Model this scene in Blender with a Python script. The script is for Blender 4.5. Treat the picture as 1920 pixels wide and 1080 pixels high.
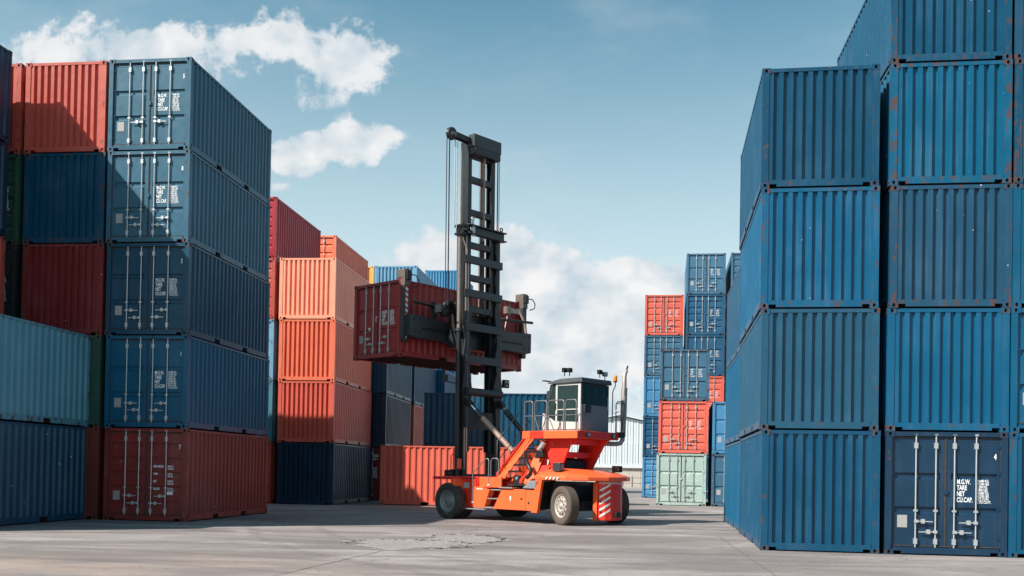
import bpy, bmesh, math, random
from mathutils import Vector, Matrix
random.seed(7)
R = math.radians
sc = bpy.context.scene
col = sc.collection
for o in list(bpy.data.objects): bpy.data.objects.remove(o)

# ------------------------------------------------------------ camera
FPX, PITCH, ROLL, CY, EYE = 1867.76, R(0.88585), R(1.09062), 851.85, 1.6213
cd = bpy.data.cameras.new('camera'); cam = bpy.data.objects.new('camera', cd); col.objects.link(cam)
cd.sensor_width = 36; cd.sensor_fit = 'HORIZONTAL'; cd.lens = FPX/1920*36
# principal point sits at pixel (960, CY); the lens is shifted up to the frame's middle
cd.shift_y = (CY-540)/1920
cd.clip_start = .1; cd.clip_end = 5000
fwd = Vector((0, math.cos(PITCH), math.sin(PITCH))); up = Vector((0, -math.sin(PITCH), math.cos(PITCH))); right = Vector((1, 0, 0))
c_, s_ = math.cos(ROLL), math.sin(ROLL)
r2 = right*c_ + up*s_; u2 = up*c_ - right*s_
m = Matrix((r2, u2, -fwd)).transposed().to_4x4(); m.translation = (0, 0, EYE)
cam.matrix_world = m
sc.camera = cam
def pix_dir(px, py):
    x, y = (px-960)/FPX, -(py-CY)/FPX
    return (r2*x + u2*y + fwd)

# ------------------------------------------------------------ sun, sky, exposure
SUN_AZ, SUN_EL = R(30), R(42)            # light travels towards +x, away from the camera
sd = bpy.data.lights.new('sun', 'SUN'); sun = bpy.data.objects.new('sun', sd); col.objects.link(sun)
sd.energy = 4.9; sd.angle = R(.55); sd.color = (1.0, .93, .85)
travel = Vector((math.cos(SUN_AZ)*math.cos(SUN_EL), math.sin(SUN_AZ)*math.cos(SUN_EL), -math.sin(SUN_EL)))
sun.rotation_euler = travel.to_track_quat('-Z', 'Y').to_euler()
sun.location = (-30, -20, 40)
sc.view_settings.view_transform = 'Standard'; sc.view_settings.look = 'None'
sc.view_settings.exposure = 0.70; sc.view_settings.gamma = 1; sc.view_settings.use_curve_mapping = False
sc.render.engine = 'CYCLES'

class NT:
    """small helper for node trees"""
    def __init__(s, tree): s.t = tree; s.n = tree.nodes; s.l = tree.links
    def node(s, typ, **kw):
        n = s.n.new(typ)
        for k, v in kw.items(): setattr(n, k, v)
        return n
    def put(s, sock, v):
        if v is None: return
        if isinstance(v, bpy.types.NodeSocket): s.l.new(v, sock)
        else: sock.default_value = v
    def math(s, op, a, b=None, c=None, clamp=False):
        n = s.node('ShaderNodeMath', operation=op, use_clamp=clamp)
        s.put(n.inputs[0], a); s.put(n.inputs[1], b); s.put(n.inputs[2], c)
        return n.outputs[0]
    def vmath(s, op, a, b=None, scale=None):
        n = s.node('ShaderNodeVectorMath', operation=op)
        s.put(n.inputs[0], a)
        if b is not None: s.put(n.inputs[1], b)
        if scale is not None: s.put(n.inputs['Scale'], scale)
        return n.outputs['Value'] if op in ('LENGTH', 'DOT_PRODUCT', 'DISTANCE') else n.outputs[0]
    def mix(s, f, a, b, blend='MIX'):
        n = s.node('ShaderNodeMix', data_type='RGBA', blend_type=blend)
        s.put(n.inputs[0], f); s.put(n.inputs[6], a); s.put(n.inputs[7], b)
        return n.outputs[2]
    def noise(s, vec, scale, detail=3, rough=.55, dist=0):
        n = s.node('ShaderNodeTexNoise')
        s.put(n.inputs['Vector'], vec); n.inputs['Scale'].default_value = scale
        n.inputs['Detail'].default_value = detail; n.inputs['Roughness'].default_value = rough; n.inputs['Distortion'].default_value = dist
        return n.outputs['Fac']
    def ramp(s, v, a, b, lo=0., hi=1.):
        n = s.node('ShaderNodeMapRange'); n.interpolation_type = 'SMOOTHSTEP'
        s.put(n.inputs[0], v); n.inputs[1].default_value = a; n.inputs[2].default_value = b
        n.inputs[3].default_value = lo; n.inputs[4].default_value = hi
        return n.outputs[0]
def rgb(r, g, b): return (r, g, b, 1)

w = bpy.data.worlds.new('World'); sc.world = w; w.use_nodes = True
for n in list(w.node_tree.nodes): w.node_tree.nodes.remove(n)
k = NT(w.node_tree)
tc = k.node('ShaderNodeTexCoord').outputs['Generated']
sky = k.node('ShaderNodeTexSky', sky_type='NISHITA')
sky.sun_disc = False; sky.sun_elevation = SUN_EL
sky.sun_rotation = math.atan2(-travel.x, -travel.y) % (2*math.pi)
sky.air_density = 1.0; sky.dust_density = 1.6; sky.ozone_density = 1.6; sky.altitude = 0
sky_c = k.mix(1.0, sky.outputs[0], rgb(.62, 1.10, .98), 'MULTIPLY')
sx = k.node('ShaderNodeSeparateXYZ'); k.put(sx.inputs[0], tc)
X_, Y_, Z_ = sx.outputs
ya = k.math('MAXIMUM', k.math('ABSOLUTE', Y_), .08)
U_ = k.math('DIVIDE', X_, ya); V_ = k.math('DIVIDE', Z_, ya)
cv = k.node('ShaderNodeCombineXYZ'); k.put(cv.inputs[0], U_); k.put(cv.inputs[1], V_)
P = cv.outputs[0]
nz = k.node('ShaderNodeTexNoise'); k.put(nz.inputs['Vector'], P); nz.inputs['Scale'].default_value = 9; nz.inputs['Detail'].default_value = 5; nz.inputs['Roughness'].default_value = .6
warp = k.vmath('SCALE', k.vmath('SUBTRACT', nz.outputs['Color'], (.5, .5, .5)), scale=.055)
PW = k.vmath('ADD', P, warp)
# cloud banks: centre, half size (directions seen from the yard), density
blobs = [((120, 88), 120, 44, .62), ((285, 95), 130, 48, .60), ((415, 95), 55, 44, .5), ((545, 70), 80, 50, .62), ((645, 118), 85, 60, .64),
         ((555, 290), 70, 38, 1.1), ((655, 262), 85, 40, 1.15), ((725, 250), 40, 20, .7), ((520, 345), 24, 20, .7),
         ((815, 490), 62, 48, 1.1), ((965, 462), 40, 32, 1.0), ((1000, 540), 110, 82, 1.5), ((930, 640), 150, 90, .75), ((1080, 650), 120, 90, .8), ((1215, 540), 85, 58, 1.5), ((1190, 650), 120, 90, .85),
         ((1320, 640), 160, 110, .9), ((700, 600), 160, 90, .8), ((1000, 760), 420, 50, .5)]
def dens(PP):
    acc = None
    for (px, py), rx, ry, st in blobs:
        d = pix_dir(px, py); u0, v0 = d.x/d.y, d.z/d.y
        dv = k.vmath('SUBTRACT', PP, (u0, v0, 0)); dv = k.vmath('MULTIPLY', dv, (FPX/rx, FPX/ry, 0))
        L = k.vmath('LENGTH', dv)
        e = k.math('MULTIPLY', k.math('SUBTRACT', 1.25, L), st)
        acc = e if acc is None else k.math('SMOOTH_MAX', acc, e, .35)
    return k.math('MAXIMUM', acc, -1.5)
D0 = dens(PW)
fb = k.noise(P, 15, 8, .56)
fb2 = k.noise(k.vmath('ADD', P, (.016, -.022, 0)), 15, 3, .5)
fb3 = k.noise(P, 15, 3, .5)
fq = k.noise(k.vmath('ADD', P, warp), 46, 6, .6)
D1 = k.math('ADD', k.math('ADD', D0, k.math('MULTIPLY', k.math('SUBTRACT', fb, .5), 2.2)), k.math('MULTIPLY', k.math('SUBTRACT', fq, .5), 1.3))
soft = k.ramp(D1, .0, .42)
veil = k.math('MULTIPLY', k.ramp(k.noise(k.vmath('MULTIPLY', P, (1, 1.9, 1)), 3.2, 5, .6), .45, .8), .30)
cov = k.math('MAXIMUM', k.math('MULTIPLY', soft, .96), veil)
relief = k.math('ADD', .5, k.math('MULTIPLY', k.math('ADD', k.math('SUBTRACT', fb3, fb2), k.math('ADD', k.math('MULTIPLY', k.math('SUBTRACT', fq, .5), .15), k.math('MULTIPLY', k.math('SUBTRACT', k.noise(k.vmath('MULTIPLY', P, (1, 2.3, 1)), 11, 4, .55), .47), .75))), 3.0), clamp=True)
cl_c = k.mix(relief, rgb(.37, .43, .475), rgb(.575, .57, .57))
cl_c = k.mix(k.ramp(D1, .1, 1.3), k.mix(1, cl_c, rgb(.9, .93, .95), 'MULTIPLY'), cl_c)
hz = k.ramp(Z_, .04, .50, .90, 0.)
skyS = k.vmath('SCALE', sky_c, scale=.086)
skyS = k.mix(hz, skyS, rgb(.50, .565, .59))
final = k.mix(cov, skyS, cl_c)
bg = k.node('ShaderNodeBackground'); k.put(bg.inputs[0], final); bg.inputs[1].default_value = 1.0
wo = k.node('ShaderNodeOutputWorld'); k.l.new(bg.outputs[0], wo.inputs[0])

# ------------------------------------------------------------ materials
MATS = {}
def newmat(name):
    m = bpy.data.materials.new(name); m.use_nodes = True
    k = NT(m.node_tree); b = k.n['Principled BSDF']; MATS[name] = m
    return m, k, b
def plain(name, c, rough=.5, metal=0., var=.12, scale=6., bump=0., dirt=None, coat=0):
    m, k, b = newmat(name)
    tc = k.node('ShaderNodeTexCoord').outputs['Object']
    n1 = k.noise(tc, scale, 5, .6)
    v = k.math('ADD', 1-var, k.math('MULTIPLY', n1, 2*var))
    cc = k.vmath('SCALE', tuple(c[:3]), scale=v)
    if dirt:
        dm = k.ramp(k.noise(tc, scale*.7, 6, .65, .5), dirt[1], dirt[1]+.18)
        cc = k.mix(dm, cc, rgb(*dirt[0]))
    k.put(b.inputs['Base Color'], cc)
    b.inputs['Metallic'].default_value = metal
    k.put(b.inputs['Roughness'], k.math('ADD', rough-.08, k.math('MULTIPLY', n1, .16)))
    b.inputs['Coat Weight'].default_value = coat
    if bump:
        bn = k.node('ShaderNodeBump'); bn.inputs['Strength'].default_value = bump; bn.inputs['Distance'].default_value = .01
        k.put(bn.inputs['Height'], k.noise(tc, scale*4, 4)); k.put(b.inputs['Normal'], bn.outputs[0])
    return m
def paint(name, rustbias=0.):
    """weathered container paint; colour and amount of wear come from the object's own colour"""
    m, k, b = newmat(name)
    tc = k.node('ShaderNodeTexCoord').outputs['Object']
    oi = k.node('ShaderNodeObjectInfo')
    base, wear = oi.outputs['Color'], oi.outputs['Alpha']
    off = k.node('ShaderNodeCombineXYZ'); rr = k.math('MULTIPLY', oi.outputs['Random'], 40)
    k.put(off.inputs[0], rr); k.put(off.inputs[1], rr); k.put(off.inputs[2], k.math('MULTIPLY', rr, .7))
    P = k.vmath('ADD', tc, off.outputs[0])
    big = k.noise(P, .9, 3, .55)
    mid = k.noise(P, 5, 5, .65)
    streak = k.noise(k.vmath('MULTIPLY', P, (9, 9, .55)), 1., 4, .6)
    v = k.math('ADD', .74, k.math('MULTIPLY', big, .34)); v = k.math('ADD', v, k.math('MULTIPLY', mid, .16))
    c = k.vmath('SCALE', base, scale=v)
    # chalky fading and light streaks
    gray = k.mix(.45, base, rgb(.26, .31, .36))
    fade = k.math('MULTIPLY', k.ramp(k.math('ADD', k.math('MULTIPLY', streak, .6), k.math('MULTIPLY', big, .5)), .52, .78), k.math('ADD', .02, k.math('MULTIPLY', wear, .24)))
    c = k.mix(fade, c, gray)
    # pale scuffs
    sc1 = k.ramp(k.noise(k.vmath('MULTIPLY', P, (1, 1, .45)), 13, 6, .75, .3), .69, .74)
    c = k.mix(k.math('MULTIPLY', sc1, k.math('ADD', .25, k.math('MULTIPLY', wear, .5))), c, rgb(.42, .44, .45))
    vo = k.node('ShaderNodeTexVoronoi'); k.put(vo.inputs['Vector'], P); vo.inputs['Scale'].default_value = 5.5
    sp = k.node('ShaderNodeSeparateColor'); k.put(sp.inputs[0], vo.outputs['Color'])
    fl = k.math('MULTIPLY', k.ramp(vo.outputs['Distance'], k.math('MULTIPLY', sp.outputs[1], .13), .01) if False else k.math('LESS_THAN', vo.outputs['Distance'], k.math('MULTIPLY', sp.outputs[1], .12)), k.math('GREATER_THAN', k.math('ADD', sp.outputs[0], k.math('MULTIPLY', wear, .45)), 1.21))
    c = k.mix(k.math('MULTIPLY', fl, .75), c, rgb(.62, .62, .62))
    # rust blooms and runs
    rn = k.noise(k.vmath('MULTIPLY', P, (1, 1, .42)), 9, 8, .74, .2)
    th = k.math('SUBTRACT', .80-rustbias, k.math('MULTIPLY', wear, .16))
    ru = k.math('DIVIDE', k.math('SUBTRACT', rn, th), .05, clamp=True)
    rc = k.mix(k.noise(P, 22, 3), rgb(.028, .012, .009), rgb(.14, .056, .034))
    c = k.mix(k.math('MULTIPLY', ru, .88), c, rc)
    k.put(b.inputs['Base Color'], c)
    k.put(b.inputs['Roughness'], k.math('ADD', .24, k.math('MULTIPLY', k.math('ADD', ru, mid), .30)))
    b.inputs['Specular IOR Level'].default_value = .36
    bn = k.node('ShaderNodeBump'); bn.inputs['Strength'].default_value = .22; bn.inputs['Distance'].default_value = .03
    k.put(bn.inputs['Height'], k.math('ADD', k.noise(P, 1.7, 2), k.math('MULTIPLY', ru, -.12)))
    k.put(b.inputs['Normal'], bn.outputs[0])
    return m
PAINT = paint('container_paint'); PAINTF = paint('container_frame_paint', .14); PAINTC = paint('container_corner_paint', .21)
GALV = plain('galvanised_steel', (.50, .51, .52), .42, .55, .18, 8, dirt=((.16, .08, .05), .70))
BRACK = plain('bracket_steel', (.36, .38, .40), .5, .3, .2, 8, dirt=((.13, .06, .04), .62))
GASK = plain('rubber_gasket', (.045, .035, .032), .8, 0, .3, 6, dirt=((.10, .075, .065), .55))
TXT = plain('white_lettering', (.82, .83, .84), .6, 0, .08, 30, dirt=((.35, .38, .41), .70))
PLAC = plain('placard', (.33, .32, .31), .5, 0, .2, 20)
STICK = plain('sticker_white', (.74, .74, .72), .5, 0, .12, 25)
CAV = plain('cavity_shade', (.012, .012, .013), .9)  # near-black colour stands in for the shade inside holes and seams
WOODF = plain('floor_steel', (.045, .017, .016), .75, 0, .3, 3)
ORANGE = plain('machine_orange', (.86, .120, .035), .38, 0, .07, 2.2, dirt=((.42, .10, .06), .60), coat=.1)
RED_SHADE = plain('machine_red_shade', (.66, .030, .016), .42, 0, .08, 2.2, dirt=((.26, .03, .02), .60), coat=.1)  # orange paint's shaded hue put into the colour; red panels share it
BLACKM = plain('mast_black', (.012, .013, .015), .42, 0, .35, 3, bump=.2, dirt=((.034, .032, .031), .62))
DARKG = plain('dark_grey_paint', (.030, .035, .041), .45, 0, .3, 5, dirt=((.075, .065, .058), .64))
GREYP = plain('cab_grey', (.19, .195, .215), .45, 0, .1, 3)
ROOFG = plain('cab_roof', (.07, .075, .085), .5, 0, .2, 4)
CREAM = plain('cab_white', (.50, .49, .47), .4, 0, .06, 4, dirt=((.4, .36, .33), .70))
RUBBER = plain('tyre_rubber', (.035, .033, .032), .85, 0, .35, 5, bump=.4, dirt=((.14, .11, .09), .56))
RUBBERD = plain('tyre_dusty', (.085, .062, .050), .9, 0, .30, 4, bump=.4, dirt=((.08, .07, .065), .62))
RIMG = plain('rim_grey', (.24, .245, .25), .5, .2, .2, 6)
RIMW = plain('rim_pale', (.36, .32, .29), .55, .1, .2, 9, dirt=((.22, .16, .12), .60))
PIPE = plain('exhaust_steel', (.42, .36, .33), .45, .45, .3, 5, dirt=((.15, .07, .05), .58))
CHROME = plain('chrome_rod', (.75, .75, .76), .18, 1.0, .05, 5)
BROWNST = plain('oiled_steel', (.30, .23, .20), .35, .5, .25, 4, dirt=((.10, .07, .06), .62))
CYLO = plain('cylinder_dusty', (.34, .235, .19), .5, .2, .3, 5, dirt=((.55, .20, .10), .66))
HEADM = plain('twistlock_grease', (.13, .105, .09), .5, .3, .3, 6, dirt=((.05, .045, .04), .6))
TUBE = plain('rail_tube', (.17, .17, .18), .4, .4, .25, 12)
ALU = plain('tread_plate', (.32, .31, .31), .45, .5, .3, 14, bump=.4)
AMBER, _k, _b = newmat('amber_lens'); _b.inputs['Base Color'].default_value = rgb(.8, .22, .02); _b.inputs['Roughness'].default_value = .2; _b.inputs['Transmission Weight'].default_value = .2
LENS, _k, _b = newmat('lamp_lens'); _b.inputs['Base Color'].default_value = rgb(.6, .62, .65); _b.inputs['Roughness'].default_value = .1; _b.inputs['Metallic'].default_value = .6
GLASS, _k, _b = newmat('tinted_glass'); _b.inputs['Base Color'].default_value = rgb(.055, .10, .10); _b.inputs['Roughness'].default_value = .03
_b.inputs['Transmission Weight'].default_value = .6; _b.inputs['IOR'].default_value = 1.12; _b.inputs['Specular IOR Level'].default_value = .8; _b.inputs['Coat Weight'].default_value = .6; _b.inputs['Coat Roughness'].default_value = .03
REFL = plain('reflective_white', (.70, .68, .66), .4, 0, .1, 10)
REDTAPE = plain('reflective_red', (.65, .03, .02), .4, 0, .1, 10)

# ------------------------------------------------------------ mesh helpers
class MB:
    def __init__(s): s.v = []; s.f = []; s.mi = []; s.m = 0; s.smooth = set()
    def add(s, vs, fs, smooth=False):
        o = len(s.v); s.v += [tuple(v) for v in vs]
        for f in fs:
            if smooth: s.smooth.add(len(s.f))
            s.f.append(tuple(i+o for i in f)); s.mi.append(s.m)
        return s
    def box(s, x0, x1, y0, y1, z0, z1):
        if x0 > x1: x0, x1 = x1, x0
        if y0 > y1: y0, y1 = y1, y0
        if z0 > z1: z0, z1 = z1, z0
        vs = [(x, y, z) for z in (z0, z1) for y in (y0, y1) for x in (x0, x1)]
        return s.add(vs, [(0, 2, 3, 1), (4, 5, 7, 6), (0, 1, 5, 4), (2, 6, 7, 3), (0, 4, 6, 2), (1, 3, 7, 5)])
    def obox(s, c, ax, ay, az, hx, hy, hz):
        c, ax, ay, az = map(Vector, (c, ax, ay, az))
        vs = [c+ax*hx*i+ay*hy*j+az*hz*l for l in (-1, 1) for j in (-1, 1) for i in (-1, 1)]
        return s.add(vs, [(0, 2, 3, 1), (4, 5, 7, 6), (0, 1, 5, 4), (2, 6, 7, 3), (0, 4, 6, 2), (1, 3, 7, 5)])
    def beam(s, a, b, w, h, upv=(0, 0, 1)):
        a, b = Vector(a), Vector(b); d = (b-a); L = d.length; d.normalize()
        sd = d.cross(Vector(upv)); 
        if sd.length < 1e-4: sd = d.cross(Vector((1, 0, 0)))
        sd.normalize(); u = sd.cross(d)
        return s.obox((a+b)/2, d, sd, u, L/2, w/2, h/2)
    def prism(s, pts, axis, a, b):
        """extrude a polygon along an axis; pts are the other two coordinates in order"""
        n = len(pts)
        def mk(p, t):
            q = list(p); q.insert(axis, t); return q
        area = sum(pts[i][0]*pts[(i+1) % n][1]-pts[(i+1) % n][0]*pts[i][1] for i in range(n))
        vs = [mk(p, a) for p in pts]+[mk(p, b) for p in pts]
        fs = [tuple(range(n-1, -1, -1)), tuple(range(n, 2*n))]+[(i, (i+1) % n, n+(i+1) % n, n+i) for i in range(n)]
        flip = (area < 0) ^ (b < a) ^ (axis == 1)
        if flip: fs = [tuple(reversed(f)) for f in fs]
        return s.add(vs, fs)
    def tube(s, pts, r, n=8, cap=True, rs=None):
        pts = [Vector(p) for p in pts]; vs = []; fs = []; prev = None
        for i, p in enumerate(pts):
            d = (pts[min(i+1, len(pts)-1)]-pts[max(i-1, 0)]).normalized()
            if prev is None:
                a = d.cross(Vector((0, 0, 1)) if abs(d.z) < .9 else Vector((1, 0, 0))).normalized()
            else: a = (prev-d*prev.dot(d)).normalized()
            prev = a; b = d.cross(a); rr = rs[i] if rs else r
            for j in range(n):
                t = 2*math.pi*j/n; vs.append(p+a*math.cos(t)*rr+b*math.sin(t)*rr)
        for i in range(len(pts)-1):
            for j in range(n): fs.append((i*n+j, i*n+(j+1) % n, (i+1)*n+(j+1) % n, (i+1)*n+j))
        s.add(vs, fs, True)
        if cap: s.add(vs[:n], [tuple(range(n-1, -1, -1))]); s.add(vs[-n:], [tuple(range(n))])
        return s
    def lathe(s, prof, c, axis, n=32, smooth=True):
        """prof: (radius, offset along axis) pairs"""
        c = Vector(c); ax = Vector(axis).normalized()
        a = ax.cross(Vector((0, 0, 1)) if abs(ax.z) < .9 else Vector((1, 0, 0))).normalized(); b = ax.cross(a)
        vs = []; fs = []
        for (r, t) in prof:
            for j in range(n):
                th = 2*math.pi*j/n; vs.append(c+ax*t+(a*math.cos(th)+b*math.sin(th))*r)
        for i in range(len(prof)-1):
            for j in range(n): fs.append((i*n+j, (i+1)*n+j, (i+1)*n+(j+1) % n, i*n+(j+1) % n))
        return s.add(vs, fs, smooth)
    def xf(s, fn): s.v = [tuple(fn(*v)) for v in s.v]; return s
    def mesh(s, name, mats):
        me = bpy.data.meshes.new(name); me.from_pydata(s.v, [], s.f)
        for mm in (mats if isinstance(mats, (list, tuple)) else [mats]): me.materials.append(mm)
        me.polygons.foreach_set('material_index', s.mi)
        me.polygons.foreach_set('use_smooth', [i in s.smooth for i in range(len(s.f))])
        me.update(); return me
def link(name, me, parent=None, loc=None, rz=None, color=None, bevel=0):
    o = bpy.data.objects.new(name, me); col.objects.link(o)
    if parent: o.parent = parent
    if loc: o.location = loc
    if rz: o.rotation_euler = (0, 0, rz)
    if color: o.color = color
    if bevel:
        bv = o.modifiers.new('bevel', 'BEVEL'); bv.width = bevel; bv.segments = 2; bv.limit_method = 'ANGLE'; bv.angle_limit = R(40)
    return o
def tag(o, label, cat, group=None):
    o['label'] = label; o['category'] = cat
    if group: o['group'] = group
    return o
def structure(o): o['kind'] = 'structure'; return o
TEXTS = {}
def text_mesh(s, size, sx=.62, mat=None, sp=1.0, align='LEFT', bold=0.0):
    key = (s, size, sx, align)
    if key in TEXTS: return TEXTS[key]
    cu = bpy.data.curves.new('lettering', 'FONT'); cu.body = s; cu.size = size; cu.extrude = .0012; cu.space_line = sp; cu.align_x = align
    cu.offset = bold; cu.resolution_u = 2
    o = bpy.data.objects.new('tmp', cu); col.objects.link(o)
    dg = bpy.context.evaluated_depsgraph_get(); me = bpy.data.meshes.new_from_object(o.evaluated_get(dg))
    me.materials.clear(); me.materials.append(mat or TXT)
    for v in me.vertices: v.co = (v.co.x*sx, -v.co.z-.0012, v.co.y)      # stands on a wall that faces -y
    me.name = 'lettering'
    bpy.data.objects.remove(o); bpy.data.curves.remove(cu)
    TEXTS[key] = me; return me

# ------------------------------------------------------------ ground
def ground_mat():
    m, k, b = newmat('yard_concrete')
    P = k.node('ShaderNodeTexCoord').outputs['Object']
    n1 = k.noise(P, .10, 4, .6); n2 = k.noise(P, .55, 6, .65, .3); n3 = k.noise(P, 7, 7, .7); n4 = k.noise(P, 42, 4, .7)
    swirl = k.noise(k.vmath('MULTIPLY', P, (.14, .75, 1)), 1.0, 6, .6, .6)
    c = k.mix(k.ramp(n1, .35, .65), rgb(.218, .190, .186), rgb(.312, .275, .266))
    c = k.mix(k.ramp(swirl, .42, .60, 0, .85), c, rgb(.165, .143, .140))
    c = k.mix(k.ramp(n2, .52, .72, 0, .6), c, rgb(.40, .350, .335))
    c = k.mix(k.ramp(k.noise(k.vmath('MULTIPLY', P, (.25, 1.3, 1)), .9, 5, .6), .58, .70, 0, .5), c, rgb(.36, .33, .31))
    c = k.vmath('SCALE', c, scale=k.math('ADD', .66, k.math('MULTIPLY', n3, .66)))
    c = k.vmath('SCALE', c, scale=k.math('ADD', .78, k.math('MULTIPLY', n4, .42)))
    # warm stain in the near left
    ds = k.vmath('LENGTH', k.vmath('MULTIPLY', k.vmath('SUBTRACT', P, (-7.5, 15.5, 0)), (.16, .30, 1)))
    c = k.mix(k.math('MULTIPLY', k.ramp(ds, 1.3, .2), k.ramp(n2, .38, .62, .15, .55)), c, rgb(.33, .235, .185))
    # broad darker bands: shading on the ground put into its colour
    wb = k.noise(k.vmath('MULTIPLY', P, (.22, .42, 1)), .8, 3, .5, .3)
    c = k.mix(k.ramp(wb, .50, .62, 0, .55), c, rgb(.150, .127, .125))
    # tyre smears: long arcs of rubber left by turning trucks
    for (cx_, cy_, rad, wd_) in ((16, 31, 21.5, .22), (16, 31, 23.3, .22), (-12, -4, 21., .25), (-12, -4, 22.9, .25), (9, 50, 30.5, .3)):
        dd = k.vmath('LENGTH', k.vmath('SUBTRACT', P, (cx_, cy_, 0)))
        ar = k.math('ABSOLUTE', k.math('SUBTRACT', k.math('ADD', dd, k.math('MULTIPLY', n2, .5)), rad+.25))
        c = k.mix(k.math('MULTIPLY', k.ramp(ar, wd_, wd_*.3), k.ramp(n3, .35, .65, .05, .42)), c, rgb(.10, .085, .085))
    c = k.mix(k.ramp(k.noise(k.vmath('MULTIPLY', P, (.5, 1.4, 1)), 1.7, 5, .6, .4), .60, .72, 0, .55), c, rgb(.125, .10, .10))
    # dark spots (oil, chips)
    c = k.mix(k.ramp(k.noise(P, 5.3, 2, .4), .755, .775, 0, .7), c, rgb(.05, .045, .045))
    # meandering cracks
    wp = k.vmath('ADD', P, k.vmath('SCALE', k.vmath('SUBTRACT', (.5, .5, .5), (0, 0, 0)), scale=0))
    nn = k.node('ShaderNodeTexNoise'); k.put(nn.inputs['Vector'], P); nn.inputs['Scale'].default_value = .7; nn.inputs['Detail'].default_value = 6
    wp = k.vmath('ADD', P, k.vmath('SCALE', k.vmath('SUBTRACT', nn.outputs['Color'], (.5, .5, .5)), scale=1.6))
    vo = k.node('ShaderNodeTexVoronoi', feature='DISTANCE_TO_EDGE'); k.put(vo.inputs['Vector'], wp); vo.inputs['Scale'].default_value = .16
    gate = k.ramp(k.noise(P, .3, 2), .47, .56)
    cr = k.math('MULTIPLY', k.ramp(vo.outputs['Distance'], .0022, .0006), gate)
    c = k.mix(k.math('MULTIPLY', cr, .8), c, rgb(.045, .04, .04))
    k.put(b.inputs['Base Color'], c)
    k.put(b.inputs['Roughness'], k.ramp(n2, .3, .7, .72, .92))
    b.inputs['Specular IOR Level'].default_value = .3
    bn = k.node('ShaderNodeBump'); bn.inputs['Strength'].default_value = .5; bn.inputs['Distance'].default_value = .012
    k.put(bn.inputs['Height'], k.math('ADD', k.math('ADD', n3, k.math('MULTIPLY', n4, .7)), k.math('MULTIPLY', cr, -2)))
    k.put(b.inputs['Normal'], bn.outputs[0])
    return m
gm = MB(); gm.add([(-2500, -600, 0), (2500, -600, 0), (2500, 4000, 0), (-2500, 4000, 0)], [(0, 1, 2, 3)])
structure(link('ground', gm.mesh('ground', ground_mat())))
# slab joints: thin sealed strips 4 mm above the slabs
JM = plain('joint_sealant', (.12, .105, .10), .9, 0, .3, 3)
jm = MB()
def strip(p, q, wd, seg=40):
    p, q = Vector(p), Vector(q); d = (q-p).normalized(); n = Vector((-d.y, d.x)); vs = []; fs = []
    for i in range(seg+1):
        c = p.lerp(q, i/seg)+n*random.uniform(-.02, .02); hw = wd*random.uniform(.25, 1.)/2
        vs += [(c.x+n.x*hw, c.y+n.y*hw, .004), (c.x-n.x*hw, c.y-n.y*hw, .004)]
    for i in range(seg): fs.append((2*i, 2*i+1, 2*i+3, 2*i+2))
    jm.add(vs, [tuple(reversed(f)) for f in fs])
for (p, q, wd) in [((3.35, 8.), (5.4, 26.), .030), ((-9., 13.2), (10., 10.8), .02), ((-4.6, 9.), (-.9, 27.), .03), ((-16., 18.6), (5., 20.2), .02)]: strip(p, q, wd)
structure(link('slab_joints', jm.mesh('slab_joints', JM)))
# worn-out patch of broken concrete with loose stones
def at(px, py, z=0.):
    d = pix_dir(px, py); t = (z-EYE)/d.z; return Vector((0, 0, EYE))+d*t
PM, k, b = newmat('broken_concrete')
P = k.node('ShaderNodeTexCoord').outputs['Object']
n_ = k.noise(P, 16, 6, .75)
k.put(b.inputs['Base Color'], k.mix(k.ramp(n_, .34, .52), rgb(.13, .112, .11), k.mix(k.noise(P, 1.4, 5, .7), rgb(.20, .175, .17), rgb(.40, .355, .34)))); b.inputs['Roughness'].default_value = .95
bn = k.node('ShaderNodeBump'); bn.inputs['Strength'].default_value = .9; bn.inputs['Distance'].default_value = .03; k.put(bn.inputs['Height'], n_); k.put(b.inputs['Normal'], bn.outputs[0])
cpat = at(790, 1018); pm = MB(); 
def blobpatch(cx, cy, rx, ry, z, n=90, ph=0):
    vs = [(cx, cy, z)]
    for i in range(n):
        t = 2*math.pi*i/n
        q = 1+.18*math.sin(3*t+ph)+.12*math.sin(7*t+1.3*ph)+random.uniform(-.13, .13)
        vs.append((cx+rx*q*math.cos(t), cy+ry*q*math.sin(t), z))
    pm.add(vs, [(0, 1+i, 1+(i+1) % n) for i in range(n)])
blobpatch(cpat.x-.25, cpat.y-.4, 1.35, 1.25, .005, ph=.4); blobpatch(cpat.x+.85, cpat.y+1.5, .9, 1.5, .006, ph=2)
dk = MB()
for i in range(150):          # dark pits along the broken edge
    t = random.uniform(-1.2, 3.4); q = random.gauss(1.0, .06)
    if i % 2: x, y = cpat.x-.25+1.3*q*math.cos(t), cpat.y-.4+1.25*q*math.sin(t)
    else: x, y = cpat.x+.85+.9*q*math.cos(t), cpat.y+1.5+1.45*q*math.sin(t)
    r_ = random.uniform(.015, .055); nn_ = 7
    vs = [(x+r_*random.uniform(.6, 1.5)*math.cos(6.283*j/nn_), y+r_*1.1*random.uniform(.6, 1.5)*math.sin(6.283*j/nn_), .009) for j in range(nn_)]
    dk.add(vs, [tuple(range(nn_))])
structure(link('broken_patch', pm.mesh('broken_patch', PM)))
structure(link('edge_pits', dk.mesh('edge_pits', plain('pit_dark', (.05, .043, .042), .95))))
st = MB()
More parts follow.
